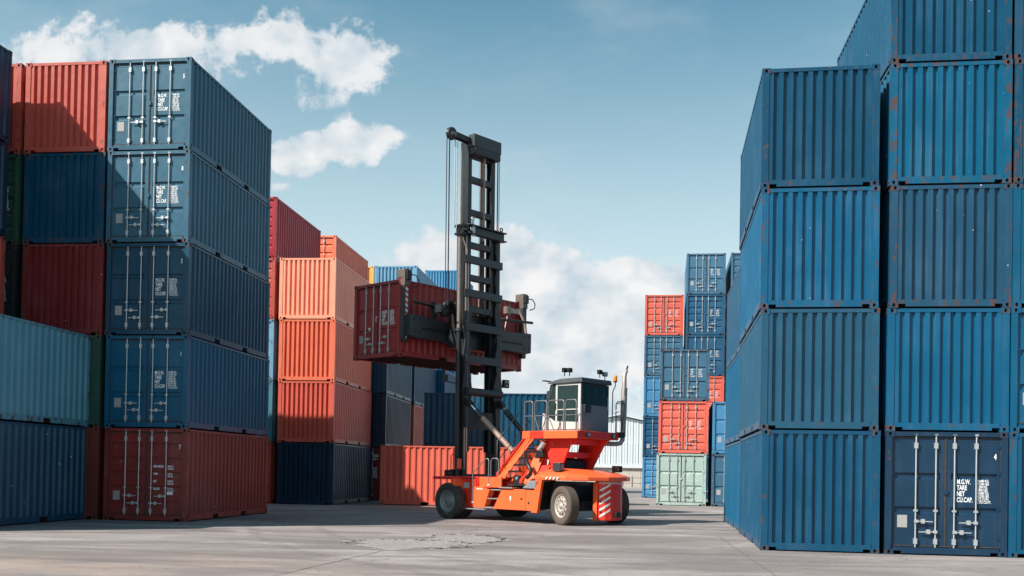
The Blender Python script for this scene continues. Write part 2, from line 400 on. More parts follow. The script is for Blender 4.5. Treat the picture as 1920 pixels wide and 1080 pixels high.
def stone(x, y, r):
    vs = []; 
    for (a, b_, c) in [(1, 0, 0), (0, 1, 0), (-1, 0, 0), (0, -1, 0), (0, 0, 1)]:
        q = random.uniform(.6, 1.2)*r; vs.append((x+a*q, y+b_*q, max(0, c*q*.7)+.004))
    st.add(vs, [(0, 1, 4), (1, 2, 4), (2, 3, 4), (3, 0, 4)])
for i in range(1500):
    t = random.uniform(0, 6.283); q = abs(random.gauss(0, .55))
    if random.random() < .6: x, y = cpat.x-.35+1.5*q*math.cos(t), cpat.y-.5+1.2*q*math.sin(t)
    else: x, y = cpat.x+.75+1.1*q*math.cos(t), cpat.y+1.3+1.4*q*math.sin(t)
    stone(x, y, random.choice([.006, .008, .011, .018]))
for i in range(900): stone(random.uniform(-13, 8), random.uniform(10, 30), random.choice([.008, .012, .016]))
o = link('loose_stones', st.mesh('loose_stones', plain('stone', (.25, .215, .205), .9, 0, .5, 9, dirt=((.07, .06, .06), .52)))); o['kind'] = 'stuff'; o['label'] = 'loose stones and grit scattered over the worn yard'

# ------------------------------------------------------------ container meshes
W, L, H = 2.438, 6.058, 2.591
HW, HL = W/2, L/2
def corr(pts_len, pitch, of, sl, dep):
    """zigzag profile (position, depth) along a length"""
    n = max(1, round((pts_len-of)/pitch)); q = (pts_len-of)/n; k_ = q/pitch
    out = [(0, 0)]
    p = 0
    inner = q-of*k_-2*sl*k_
    for i in range(n):
        p0 = i*q; out += [(p0+of*k_, 0), (p0+of*k_+sl*k_, dep), (p0+of*k_+sl*k_+inner, dep), (p0+q, 0)]
    out.append((pts_len, 0))
    return out
def build_meshes(L):
    HL = L/2; D = {}
    f = MB()
    for sx in (-1, 1):
        for sy in (-1, 1):
            x0, x1 = (HW-.13, HW-.004) if sy < 0 else (HW-.15, HW-.004)
            y0, y1 = HL-.11, HL-.004
            f.box(sx*x0, sx*x1, sy*y0, sy*y1, .118, H-.118)
        # top rail, bottom rail with forklift pockets
        f.box(sx*(HW-.06), sx*(HW-.006), -HL+.178, HL-.178, H-.078, H-.016)
        pk = [(-1.21, -.85), (.85, 1.21)]
        edges = [-HL+.178]+[e for p in pk for e in p]+[HL-.178]
        for i in range(0, len(edges), 2): f.box(sx*(HW-.05), sx*(HW-.008), edges[i], edges[i+1], .035, .19)
        for p in pk:
            f.box(sx*(HW-.05), sx*(HW-.008), p[0], p[1], .15, .19); 
    # front (blind) end rails at +y, door end header and sill at -y
    cx = HW-.162
    f.box(-cx, cx, HL-.07, HL-.012, H-.09, H-.012)
    f.box(-cx, cx, HL-.07, HL-.008, .085, .175)
    f.box(-cx+.17, cx-.17, HL-.07, HL-.008, .03, .0849)
    f.box(-cx, cx, -HL+.012, -HL+.09, H-.105, H-.012)
    f.box(-cx, cx, -HL+.008, -HL+.09, .085, .165)
    f.box(-cx+.17, cx-.17, -HL+.008, -HL+.09, .03, .0849)
    D['frame'] = f.mesh('container_frame', PAINTF)
    s = MB(); pr = corr(L-.22, .278, .076, .055, .044); y0 = -HL+.11
    for sx in (1,):
        vs = []; fs = []
        for (p, d) in pr:
            for z in (.19, H-.078): vs.append((HW-.012-d, y0+p, z))
        for i in range(len(pr)-1): fs.append((2*i, 2*i+2, 2*i+3, 2*i+1))
        s.add(vs, fs)
    D['side'] = s.mesh('side_panel', PAINT)
    e = MB(); wd = 2*(HW-.15); pr = corr(wd, .212, .100, .016, .060); vs = []; fs = []
    for (p, d) in pr:
        for z in (.175, H-.09): vs.append((HW-.15-p, HL-.020-d, z))
    for i in range(len(pr)-1): fs.append((2*i, 2*i+2, 2*i+3, 2*i+1))
    e.add(vs, fs)
    D['end'] = e.mesh('end_panel', PAINT)
    r_ = MB(); pr = corr(L-.3, .21, .09, .015, .02); vs = []; fs = []
    for (p, d) in pr:
        for x in (-HW+.05, HW-.05): vs.append((x, -HL+.15+p, H-.022-d))
    for i in range(len(pr)-1): fs.append((2*i, 2*i+1, 2*i+3, 2*i+2))
    r_.add(vs, fs); r_.box(-HW+.05, HW-.05, -HL+.05, -HL+.149, H-.03, H-.018); r_.box(-HW+.05, HW-.05, HL-.149, HL-.05, H-.03, H-.018)
    D['roof'] = r_.mesh('roof_panel', PAINT)
    fl = MB(); fl.box(-HW+.055, HW-.055, -HL+.1, HL-.1, .155, .18)
    n = int((L-.5)/.29)
    for i in range(n):
        y = -HL+.3+i*(L-.6)/(n-1)
        fl.box(-HW+.056, HW-.056, y-.022, y+.022, .045, .154)
    D['floor'] = fl.mesh('floor_panel', WOODF)
    return D
DM = build_meshes(L)
# corner casting with oval holes
def casting():
    c = MB(); hx, hy, hz = .089, .081, .059
    def side(ax, ay, n, w_, h_, hw, hh, dep):
        ax, ay, n = Vector(ax), Vector(ay), Vector(n)
        outer = [ax*w_*i+ay*h_*j for i, j in [(1, 0), (1, 1), (0, 1), (-1, 1), (-1, 0), (-1, -1), (0, -1), (1, -1)]]
        ov = []
        for t in range(8):
            a = t*math.pi/4; ov.append(ax*hw*math.copysign(abs(math.cos(a))**.7, math.cos(a))+ay*hh*math.copysign(abs(math.sin(a))**.7, math.sin(a)))
        vs = [n+v for v in outer]+[n+v for v in ov]+[n*(1-dep/n.length)+v for v in ov]
        c.m = 0; o = len(c.v); c.v += [tuple(v) for v in vs]
        for t in range(8):
            u = (t+1) % 8; c.f.append((o+t, o+u, o+8+u, o+8+t)); c.mi.append(0)
            c.f.append((o+8+t, o+8+u, o+16+u, o+16+t)); c.mi.append(1)
        c.f.append(tuple(o+16+t for t in range(8))); c.mi.append(1)
    side((0, 1, 0), (0, 0, 1), (hx, 0, 0), hy, hz, .040, .026, .05)
    side((0, -1, 0), (0, 0, 1), (-hx, 0, 0), hy, hz, .040, .026, .05)
    side((1, 0, 0), (0, 0, 1), (0, -hy, 0), hx, hz, .030, .038, .05)
    side((-1, 0, 0), (0, 0, 1), (0, hy, 0), hx, hz, .030, .038, .05)
    c.add([(-hx, -hy, hz), (hx, -hy, hz), (hx, hy, hz), (-hx, hy, hz)], [(0, 1, 2, 3)])
    c.add([(-hx, -hy, -hz), (-hx, hy, -hz), (hx, hy, -hz), (hx, -hy, -hz)], [(0, 1, 2, 3)])
    return c.mesh('corner_casting', [PAINTC, CAV])
CAST = casting()
# door leaves (the door end faces -y)
DX0, DX1, DZ0, DZ1 = .006, HW-.115, .172, H-.115
def leaf(sgn, kind):
    b = MB(); ys = -HL+.062
    a0, a1 = (DX0, DX1) if sgn > 0 else (-DX1, -DX0)
    in0, in1 = a0+(.10 if sgn > 0 else .09), a1-(.09 if sgn > 0 else .10)
    if kind == 'flat':
        gr = [(1.72, .080, .050), (1.01, .080, .050)]
    else:
        gr = [(2.18, .075, .06), (1.78, .075, .06), (1.38, .075, .06), (.98, .075, .06), (.58, .075, .06)]
    dep = .058 if kind == 'flat' else .036
    prof = [(DZ1, 0)]
    for (z, h1, h2) in gr: prof += [(z, 0), (z-.012, dep), (z-.012-h1, dep), (z-.012-h1-h2, 0)]
    prof.append((DZ0, 0))
    vs = []; fs = []
    for (z, d) in prof:
        for x in (in0, in1): vs.append((x, ys+d, z))
    for i in range(len(prof)-1): fs.append((2*i, 2*i+2, 2*i+3, 2*i+1))
    b.add(vs, fs)
    b.box(a0, in0, ys-.003, ys+.045, DZ0, DZ1); b.box(in1, a1, ys-.003, ys+.045, DZ0, DZ1)
    b.box(in0, in1, ys-.003, ys+.04, DZ1-.10, DZ1); b.box(in0, in1, ys-.003, ys+.04, DZ0, DZ0+.09)
    b.box(in0, in1, ys+.04, ys+.05, DZ0+.091, DZ1-.101)
    return b.mesh('door_leaf', PAINT)
LEAF = {(s, kd): leaf(s, kd) for s in (-1, 1) for kd in ('flat', 'corr')}
def rod_mesh():
    b = MB(); y = 0
    b.tube([(0, 0, .10), (0, 0, H-.07)], .0165, 8)
    for z in (.10, H-.07): b.box(-.035, .035, -.016, .03, z-.02, z+.02)
    for z in (.30, H-.29): b.box(-.035, .035, -.020, .032, z-.07, z+.05)
    for z in (.93, ): b.box(-.04, .04, -.018, .032, z-.022, z+.022)
    return b.mesh('locking_rod', GALV)
ROD = rod_mesh()
hb = MB(); hb.beam((0, -.03, 0), (.34, -.025, -.005), .014, .022); hb.box(.11, .18, -.045, .03, -.045, .045); hb.box(-.03, .05, -.04, .0, -.03, .03)
HANDLE = hb.mesh('door_handle', GALV)
hb = MB(); hb.box(-.055, .055, -.012, .02, -.035, .035); hb.tube([(.045, -.008, -.045), (.045, -.008, .045)], .012, 6)
HINGE = hb.mesh('hinge', PAINT)
gb = MB(); ys = -HL+.0585
gb.box(-.0055, .0055, ys-.018, ys+.03, DZ0, DZ1); gb.box(-.022, .022, ys-.009, ys-.0055, DZ0+.02, DZ1-.02)
for s in (-1, 1): gb.box(s*(DX1+.001), s*(DX1+.014), ys-.006, ys+.03, DZ0, DZ1)
gb.box(-DX1, DX1, ys-.012, ys-.0045, DZ1-.035, DZ1-.010); gb.box(-DX1, DX1, ys-.012, ys-.0045, DZ0+.008, DZ0+.030)
for s in (-1, 1): gb.box(s*(DX1-.028), s*(DX1-.004), ys-.009, ys-.005, DZ0+.035, DZ1-.04)
GASKM = gb.mesh('door_gasket', GASK)
pb = MB(); pb.box(-.1, .1, -.002, .002, -.13, .13); PLACM = pb.mesh('placard', PLAC)
pb = MB(); pb.box(-.085, .085, -.002, .002, -.04, .04); STICKM = pb.mesh('sticker', STICK)
pb = MB(); pb.prism([(-.075, .06), (.075, .06), (0, -.08)], 1, -.002, .002); TRIM = pb.mesh('warning_triangle', STICK)
pb = MB(); pb.box(-.035, .035, -.03, .02, -.05, .05); PADM = pb.mesh('seal_box', PAINT)
VALS = "30,480 KG.\n67,200 LBS.\n2,200 KG.\n4,850 LBS.\n28,280 KG.\n62,350 LBS.\n33.2 CU.M.\n1,172 CU.FT."
def lettering(parent, s, x, z, size, sx=.62, sp=1., align='LEFT', bold=0., mat=None):
    return link('lettering', text_mesh(s, size, sx, mat, sp, align, bold), parent, (x, -HL+.058, z))
GROUP = 'shipping containers stacked in the yard'
COLS = dict(
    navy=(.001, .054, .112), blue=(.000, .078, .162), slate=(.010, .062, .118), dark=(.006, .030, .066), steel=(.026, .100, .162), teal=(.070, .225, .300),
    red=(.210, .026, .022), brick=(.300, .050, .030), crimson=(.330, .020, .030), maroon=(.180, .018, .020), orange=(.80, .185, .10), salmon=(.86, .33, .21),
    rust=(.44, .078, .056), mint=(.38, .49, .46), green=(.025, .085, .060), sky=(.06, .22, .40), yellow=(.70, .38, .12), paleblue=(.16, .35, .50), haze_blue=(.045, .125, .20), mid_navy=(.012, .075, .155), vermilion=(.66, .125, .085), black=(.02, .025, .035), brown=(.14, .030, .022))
def container(x, y, z, yaw, colour, wear=.5, door=None, label='', text=None, digit=None, far_door=False, handles=None, extra=None):
    """x, y: centre; door: None when the blind end faces the camera, else 'flat' or 'corr'"""
    t = bpy.data.objects.new('shipping_container', None); col.objects.link(t); t.empty_display_size = .3
    t.location = (x, y, z); t.rotation_euler = (0, 0, yaw+(0 if door else math.pi))
    tag(t, label, 'shipping container', GROUP)
    c = COLS[colour]; j = random.uniform(.90, 1.10)
    cc = (min(1, c[0]*j), min(1, c[1]*j), min(1, c[2]*j*random.uniform(.96, 1.04)), wear)
    link('frame', DM['frame'], t, color=cc)
    o = link('side_panel', DM['side'], t, color=cc)
    o = link('side_panel', DM['side'], t, color=cc, rz=math.pi)
    link('end_panel', DM['end'], t, color=cc)
    link('roof', DM['roof'], t, color=cc); link('floor', DM['floor'], t, color=cc)
    for sx in (-1, 1):
        for sy in (-1, 1):
            for zz in (.059, H-.059): link('corner_casting', CAST, t, (sx*(HW-.089), sy*(HL-.081), zz), color=cc)
    link('door_gasket', GASKM, t)
    for s in (-1, 1):
        d = link('door', LEAF[(s, door or 'flat')], t, color=cc)
        if not door: continue
        xs = (.17, .60) if s > 0 else (-.60, -.20)
        for i, xr in enumerate(xs):
            link('locking_rod', ROD, d, (xr, -HL+.028, 0))
            zh = .80 if handles == 'level' else (.70 if (i == (1 if s > 0 else 0)) else .50)
            inward = -1 if (i == (1 if s > 0 else 0)) == (s > 0) else 1
            if (i == (1 if s > 0 else 0)): inw = -s
            else: inw = s
            if handles == 'level' and i == (1 if s > 0 else 0): continue
            h = link('door_handle', HANDLE, d, (xr, -HL+.028, zh+random.uniform(-.01, .01)), rz=0 if inw > 0 else None)
            if inw < 0: h.scale = (-1, 1, 1)
        for zz in (.38, 1.0, 1.72, 2.28): 
            h = link('hinge', HINGE, d, (s*(DX1-.01), -HL+.05, zz), color=cc[:3]+(.3,))
            h.scale = (s, 1, 1)
        if s < 0: link('placard', PLACM, d, (-.86, -HL+.056, .70))
        else:
            if text == 'mgw':
                lettering(d, "M.G.W.\nTARE\nNET\nCU.CAP.", .225, 1.50, .142, .60, .88, bold=.003)
                lettering(d, VALS, .625, 1.545, .074, .70, .85, bold=.0015)
            elif text == 'gross':
                lettering(d, "MAX.GROSS\nTARE\nNET\nCU.CAP.", .225, 1.50, .085, .62, 2.45, bold=.003)
                lettering(d, "30,480 KG.\n67,200 LBS.\n\n2,200 KG.\n4,850 LBS.\n\n28,280 KG.\n62,350 LBS.\n\n33.2 CU.M.\n1,172 CU.FT.", .64, 1.51, .065, .58, 1.06, bold=.002)
                link('sticker', STICKM, d, (.72, -HL+.056, .78))
            elif text == 'small':
                lettering(d, "MGW\nTARE\nNET\nCU.CAP.", .28, 1.54, .10, .6, 1.1, bold=.001)
                lettering(d, "30,480 KG\n2,230 KG\n28,250 KG\n33.2 CU.M", .66, 1.54, .10, .45, 1.1, bold=.001)
            elif text == 'number':
                lettering(d, "53358\n22G1", .62, 2.12, .17, .6, .9, bold=.004)
                lettering(d, VALS, .62, 1.56, .085, .55, .80, bold=.002)
            elif text:
                lettering(d, text, .38, 2.08, .19, .55, 1.1, bold=.004)
                lettering(d, VALS, .66, 1.60, .10, .5, .9, bold=.002)
            if digit: lettering(d, digit, .955, 2.02, .17, .62, bold=.004)
    if door: link('seal_box', PADM, t, (0, -HL+.05, 1.33), color=cc)
    if extra: extra(t)
    return t
# a stack: near-left corner of its camera-facing end, yaw to the right, rows from the ground up
def stack(x, y, yaw_deg, rows, desc, jit=.012, offs=None):
    yaw = -R(yaw_deg)                         # turned clockwise
    n = len(rows); words = ['on the ground', 'second up', 'third up', 'fourth up', 'fifth up', 'sixth up']
    for i, rw in enumerate(rows):
        if rw is None: continue
        colour, name = rw[0], rw[1]; kw = dict(rw[2]) if len(rw) > 2 else {}
        jx, jy = random.uniform(-jit, jit), random.uniform(-jit, jit)
        if offs and i in offs: jx, jy = offs[i]
        ya = yaw+R(random.uniform(-.12, .12))
        U = Vector((math.cos(ya), math.sin(ya))); V = Vector((-math.sin(ya), math.cos(ya)))
        c = Vector((x+jx, y+jy))+U*HW+V*HL
        pos = 'topmost' if i == n-1 and n > 1 else words[i]
        kw.setdefault('label', f"{name} container, {pos} in the {desc}")
        container(c.x, c.y, i*H, ya, colour, **kw)
MG = dict(door='flat', text='mgw')
def D(base, **kw): d = dict(base); d.update(kw); return d
# left block, doors facing the camera
stack(-11.49, 27.89, 7.5, [('red', 'brick red', dict(door='corr', text='gross', digit='7', wear=.75)), ('blue', 'bright blue', D(MG, digit='1', wear=.3)),
      ('navy', 'navy blue', D(MG, digit='3', wear=.55)), ('steel', 'steel blue', D(MG, digit='8', wear=.6, handles=None)), ('steel', 'faded blue', D(MG, digit='5', wear=.3, handles='level'))],
      'tall stack right of the left block', offs={0: (.075, .0), 1: (.045, 0), 2: (.0, .01), 3: (-.04, 0), 4: (-.06, 0)})
stack(-14.02, 28.22, 7.0, [('brown', 'dark brown', dict(wear=.8)), ('green', 'dark green', dict(wear=.6)), ('maroon', 'scratched maroon', dict(wear=.9)), ('navy', 'deep blue', dict(wear=.75)), ('rust', 'sunlit red', dict(wear=.5))],
      'stack left of the blue door stack', offs={3: (-.02, .02), 4: (-.05, .02)})
stack(-16.62, 28.55, 7.0, [('brown', 'brown', {}), ('navy', 'navy', {}), ('black', 'near-black', dict(door='flat', text=' 378 0\n 22G1')), ('green', 'green', dict(door='corr', text=' 935 5\n 22G1')), ('rust', 'pale red', {})],
      'narrow strip at far left')
for i in range(3):      # higher stacks beyond the frame that shade the middle of the yard
    stack(-19.12-i*2.5, 30.7+i*.33, 7.0, [(random.choice(['navy', 'red', 'blue']), ['navy', 'red', 'blue'][i]) for _ in range(5)], ['first', 'second', 'third'][i]+' stack beyond the left frame')
# near left pair and the column behind its far corner
c0 = Vector((-11.95, 28.1)); yaw0 = 7.5
U0 = Vector((math.cos(-R(yaw0)), math.sin(-R(yaw0)))); V0 = Vector((-U0.y, U0.x))
n0 = c0-U0*W-V0*L
stack(n0.x, n0.y, yaw0, [('navy', 'deep navy', dict(wear=.6)), ('teal', 'faded teal', dict(wear=.85))], 'low pair at the left edge', offs={0: (0, 0), 1: (.03, -.02)})
c0 = Vector((-14.12, 27.5)); n0 = c0-U0*W-V0*L
stack(n0.x, n0.y, yaw0, [('navy', 'dark navy', {}), ('maroon', 'dark red', {}), ('rust', 'rusty orange', dict(wear=.8)), ('dark', 'dark blue', dict(wear=.5)), ('dark', 'shaded dark blue', {})], 'column at the left frame edge', offs={4: (.03, 0)})
# middle block
stack(-9.90, 41.85, 6.64, [('dark', 'dark blue', dict(wear=.3)), ('vermilion', 'red-orange', dict(wear=.3)), ('orange', 'bright orange', dict(wear=.25)), ('salmon', 'pale orange', dict(wear=.2))], 'orange stack left of the mast', offs={0: (.045, 0), 1: (.012, 0), 2: (-.005, 0), 3: (-.04, 0)})
stack(-12.55, 42.15, 6.8, [('rust', 'rusty', dict(door='corr')), ('teal', 'grey blue', dict(door='flat')), ('paleblue', 'light blue', dict(door='flat', text='small')), ('rust', 'red', dict(door='corr', text='small')), ('crimson', 'crimson', dict(door='corr', text='small', wear=.15))], 'stack behind the orange one')
stack(-11.24, 48.95, 6.6, [('rust', 'rust red', {}), ('rust', 'red', {}), ('red', 'red', {}), ('rust', 'orange red', {}), ('orange', 'orange', dict(door='corr', wear=.25))], 'third stack back above the orange ones')
stack(-8.56, 48.4, 5.5, [('maroon', 'dark maroon', dict(door='corr', text='number', wear=.3)), ('dark', 'dark blue', dict(wear=.15)), ('slate', 'slate blue', dict(wear=.3))], 'stack under the lifted container')
stack(-7.94, 55.95, 7.0, [('brown', 'brown', {}), ('rust', 'red', dict(wear=.3)), ('navy', 'navy', {}), ('slate', 'grey blue', {}), ('paleblue', 'pale blue', dict(wear=.3))], 'background stack behind lifted container')
stack(-10.40, 56.3, 7.0, [('navy', 'navy', {}), ('navy', 'blue', {}), ('red', 'red', {}), ('navy', 'blue', {}), ('yellow', 'yellow', dict(wear=.3))], 'background stack with the yellow top')
stack(-6.68, 62.4, 7.0, [('navy', 'navy', {}), ('navy', 'deep blue', {}), ('blue', 'blue', dict(wear=.3))], 'low background stack behind mast')
stack(-6.36, 69.9, 7.0, [('navy', 'navy', {}), ('blue', 'blue', {}), ('slate', 'slate', {}), ('blue', 'blue', {}), ('slate', 'grey blue', {}), ('sky', 'bright light blue', dict(wear=.2))], 'farthest background stack behind mast')
# broadside containers behind the machine: long axis runs left to right
def broadside(x, y, z, deg, colour, label, **kw):
    yaw = -R(deg); U = Vector((math.cos(yaw), math.sin(yaw))); V = Vector((-U.y, U.x))
    c = Vector((x, y))+U*HL+V*HW
    t = container(c.x, c.y, z, 0, colour, door='flat', label=label, **kw)
    t.rotation_euler = (0, 0, yaw+math.pi/2); return t
broadside(-5.72, 43.3, 0, 7.0, 'vermilion', 'orange container lying broadside on the ground behind the handler', wear=.3)
broadside(-4.18, 46.75, 0, 7.2, 'brown', 'brown container on the ground hidden behind the orange broadside one')
broadside(-4.18, 46.75, H, 7.2, 'navy', 'navy blue broadside container standing above and behind the orange one', wear=.45)
# right block: blank ends facing the camera
stack(5.28, 21.32, 8.6, [('navy', 'dusty navy', dict(wear=.5)), ('slate', 'greyish blue', dict(wear=.5)), ('blue', 'bright blue with white flecks', dict(wear=.75)), ('navy', 'clean navy', dict(wear=.45))], 'front right stack', offs={0: (.055, -.02), 1: (.012, 0), 2: (-.02, 0), 3: (-.045, 0)})
stack(7.86, 20.92, 7.7, [('dark', 'dark blue', D(MG, digit='4', wear=.3)), ('blue', 'vivid blue', dict(wear=.5)), ('slate', 'grey-blue scuffed', dict(wear=.7)), ('blue', 'rust-chipped blue', dict(wear=.85)), ('navy', 'navy', dict(wear=.75))], 'tall stack second from the right', offs={0: (-.01, 0), 1: (.0, .02), 2: (.025, 0), 3: (-.01, 0), 4: (-.03, 0)})
stack(10.31, 20.58, 7.7, [('blue', 'blue', dict(wear=.6)), ('blue', 'blue hinged', dict(door='flat', wear=.3)), ('blue', 'plain blue', dict(wear=.4)), ('navy', 'chipped navy', dict(wear=.8)), ('slate', 'grey-blue', dict(wear=.5))], 'stack at right frame edge', offs={0: (-.03, 0), 1: (-.02, 0)})
stack(6.45, 28.15, 8.0, [('blue', 'blue', dict(wear=.3)), ('blue', 'mid blue', dict(wear=.3)), ('slate', 'grey blue', dict(wear=.3))], 'stack right behind the front right one')
# distant right
CS = dict(text='small')
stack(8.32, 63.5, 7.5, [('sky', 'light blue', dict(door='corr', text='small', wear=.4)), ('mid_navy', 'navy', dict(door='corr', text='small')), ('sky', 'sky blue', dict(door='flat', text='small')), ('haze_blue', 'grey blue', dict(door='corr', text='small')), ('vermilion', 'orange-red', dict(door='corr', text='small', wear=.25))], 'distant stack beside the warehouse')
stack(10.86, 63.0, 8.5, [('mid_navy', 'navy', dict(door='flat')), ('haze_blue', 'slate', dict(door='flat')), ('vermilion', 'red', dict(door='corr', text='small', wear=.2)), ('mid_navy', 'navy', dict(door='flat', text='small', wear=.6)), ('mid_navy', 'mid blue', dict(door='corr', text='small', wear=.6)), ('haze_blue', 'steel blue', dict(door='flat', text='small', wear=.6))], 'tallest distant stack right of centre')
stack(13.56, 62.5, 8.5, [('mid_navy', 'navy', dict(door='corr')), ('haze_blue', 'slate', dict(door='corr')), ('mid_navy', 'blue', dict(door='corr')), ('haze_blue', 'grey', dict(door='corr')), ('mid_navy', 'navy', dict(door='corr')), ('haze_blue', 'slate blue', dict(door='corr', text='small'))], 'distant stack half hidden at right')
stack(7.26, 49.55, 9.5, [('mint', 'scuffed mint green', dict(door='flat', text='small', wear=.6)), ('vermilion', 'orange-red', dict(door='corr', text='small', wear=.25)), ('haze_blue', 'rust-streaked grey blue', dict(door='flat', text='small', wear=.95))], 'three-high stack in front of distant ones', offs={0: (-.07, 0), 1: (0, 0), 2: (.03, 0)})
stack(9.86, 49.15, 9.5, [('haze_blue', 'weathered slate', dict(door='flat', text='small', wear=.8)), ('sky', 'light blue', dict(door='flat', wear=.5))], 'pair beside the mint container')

# ------------------------------------------------------------ warehouse far behind
def warehouse():
    t = bpy.data.objects.new('warehouse', None); col.objects.link(t); t.location = (11.6, 108, 0); t.rotation_euler = (0, 0, -R(4))
    tag(t, 'white gabled metal warehouse beyond the right side of the yard', 'warehouse')
    WH = plain('white_cladding', (.60, .63, .66), .5, 0, .05, .6); BW = plain('beige_wall', (.47, .42, .37), .85, 0, .12, .5, dirt=((.30, .26, .23), .62)); BR = plain('brown_trim', (.13, .07, .055), .7)
    hw = 8.4; ez, rz_ = 6.0, 7.75
    n = 56
    for i in range(n):                     # each cladding sheet of the gable wall
        x0 = -hw+i*2*hw/n; x1 = x0+2*hw/n-.03
        f = lambda x: rz_-(rz_-ez)*abs(x)/hw
        b = MB(); dy = .0 if i % 2 else -.05
        b.prism([(x0, 2.45), (x1, 2.45), (x1, f(x1)-.1), (x0, f(x0)-.1)], 1, dy, .3)
        link('cladding_sheet', b.mesh('cladding_sheet', WH), t)
    b = MB(); b.box(-hw, hw, -.12, .32, 2.05, 2.44); link('fascia_band', b.mesh('fascia_band', WH), t)
    b = MB(); b.box(-hw, hw, -.16, .3, 1.94, 2.04); link('drip_edge', b.mesh('drip_edge', BR), t)
    for i in range(14):
        x0 = -hw+i*2*hw/14
        b = MB(); b.box(x0+.015, x0+2*hw/14-.015, 0, .3, 0, 1.93); link('wall_panel', b.mesh('wall_panel', BW), t)
    b = MB()
    for s in (-1, 1):
        b.prism([(s*(hw+.4), ez-.08), (s*(hw+.4), ez+.05), (0, rz_+.14), (0, rz_+.01)], 1, -.35, 45)
    link('roof', b.mesh('roof', WH), t)
    b = MB(); b.box(-hw, -hw+.3, .3, 45, 0, ez-.1); b.box(hw-.3, hw, .3, 45, 0, ez-.1); b.box(-hw, hw, 44.7, 45, 0, ez-.1); link('side_wall', b.mesh('side_wall', BW), t)
    b = MB(); b.tube([(-.3, 0, rz_+.1), (-.3, 0, rz_+.45)], .12, 8); b.lathe([(0, .6), (.25, .5), (.25, .35), (0, .35)], (-.3, 0, rz_), (0, 0, 1), 10); link('ridge_vent', b.mesh('ridge_vent', WH), t)
    dm = MB(); dm.box(.3, 1.5, -.03, 0, 0, 1.35); link('door', dm.mesh('door', BW), t)
    return t
warehouse()
# low fence in front of it
t = bpy.data.objects.new('metal_fence', None); col.objects.link(t); t.location = (9.6, 100, 0); tag(t, 'low metal pipe fence standing before the warehouse wall', 'fence')
FM = plain('fence_metal', (.17, .13, .11), .7)
for x in (0, 1.6, 2.5, 4.2): b = MB(); b.tube([(x, 0, 0), (x, 0, 1.1)], .05, 6); link('post', b.mesh('post', FM), t)
for z in (.5, 1.05): b = MB(); b.tube([(-1, 0, z), (5, 0, z)], .03, 6); link('rail', b.mesh('rail', FM), t)
t = bpy.data.objects.new('kerb', None)
b = MB(); b.box(-14, 60, 97.2, 97.6, 0, .14); o = structure(link('kerb', b.mesh('kerb', plain('kerb_concrete', (.42, .39, .36), .9))))

# ------------------------------------------------------------ container handler (heavy mast truck)
HB = R(47.4)
mc = bpy.data.objects.new('container_handler', None); col.objects.link(mc)
mc.location = (-.9, 33.67, 0); mc.rotation_euler = (0, 0, math.pi/2+HB)
tag(mc, 'orange mast truck, shaded parts coloured red, lifting a maroon container with its tall black mast', 'container handler')
def part(name, mb, mats, parent=None, bevel=0, label=None):
    o = link(name, mb.mesh(name, mats), parent or mc, bevel=bevel)
    if label: o['label'] = label
    return o
# chassis -------------------------------------------------
b = MB()
for s in (-1, 1): b.box(-4.3, .75, s*.80, s*.88, .42, 1.28)
for x in (-4.1, -2.6, -1.2, .3): b.box(x-.06, x+.06, -.80, .80, .5, 1.2)
b.box(-3.2, -.6, -.78, .78, .55, .62); b.box(-.2, .75, -.8, .8, .45, 1.25)
b.tube([(-.0, -1.2, .58), (0, 1.2, .58)], .16, 14); b.tube([(-4.54, -1.0, .58), (-4.54, 1.0, .58)], .10, 12); b.box(-4.75, -4.3, -.7, .7, .42, .72)
part('chassis_frame', b, DARKG, bevel=.006)
# front deck with mudguards
b = MB(); b.box(-2.05, .72, -1.28, 1.28, 1.31, 1.38); b.box(-.25, .72, 1.28, 1.72, 1.27, 1.36); b.box(-.25, .72, -1.72, -1.28, 1.27, 1.36)
part('front_deck', b, RED_SHADE, bevel=.01)
for s in (-1, 1):
    b = MB(); b.prism([(-.26, 1.30), (-.10, 1.30), (-.38, .38), (-.52, .38)], 1, s*1.0, s*1.72); part('mudguard', b, ORANGE, bevel=.01)
# left flank: red panel, step recess, battery box
b = MB(); b.prism([(-.27, 1.30), (-1.05, 1.30), (-.98, .98), (-.90, .40), (-.54, .40)], 1, 1.24, 1.36); part('side_panel', b, RED_SHADE, bevel=.008)
part('deck_side', MB().box(-2.02, -1.052, 1.285, 1.34, 1.05, 1.37), ORANGE, bevel=.008)
b = MB(); b.box(-.55, -.27, 1.361, 1.366, 1.02, 1.17)
b2 = MB(); b2.box(-.62, -.36, 1.361, 1.367, 1.00, 1.18); part('data_plate', b2, PLAC)
b = MB(); b.prism([(-.92, 1.04), (-1.30, 1.04), (-1.62, .98), (-1.52, .72), (-1.40, .40), (-.92, .40)], 1, 1.20, 1.46); b.box(-1.62, -.92, 1.19, 1.44, 1.045, 1.06); part('step_housing', b, ORANGE, bevel=.008)
for (x, z) in ((-1.86, .98), (-1.70, .70), (-1.58, .42)):
    b = MB(); b.box(x-.26, x+.20, .98, 1.44, z-.02, z+.015); part('step', b, ALU, bevel=.004)
b = MB(); b.box(-2.20, -1.30, .90, .98, .40, 1.28); part('step_back_plate', b, RED_SHADE)
b = MB(); b.prism([(-2.12, .98), (-2.30, 1.02), (-3.70, 1.02), (-3.48, .38), (-1.78, .38)], 1, .92, 1.44); part('tank_box', b, ORANGE, bevel=.014)
b = MB(); b.box(-3.15, -3.14, 1.441, 1.444, .42, 1.0); part('panel_seam', b, CAV)
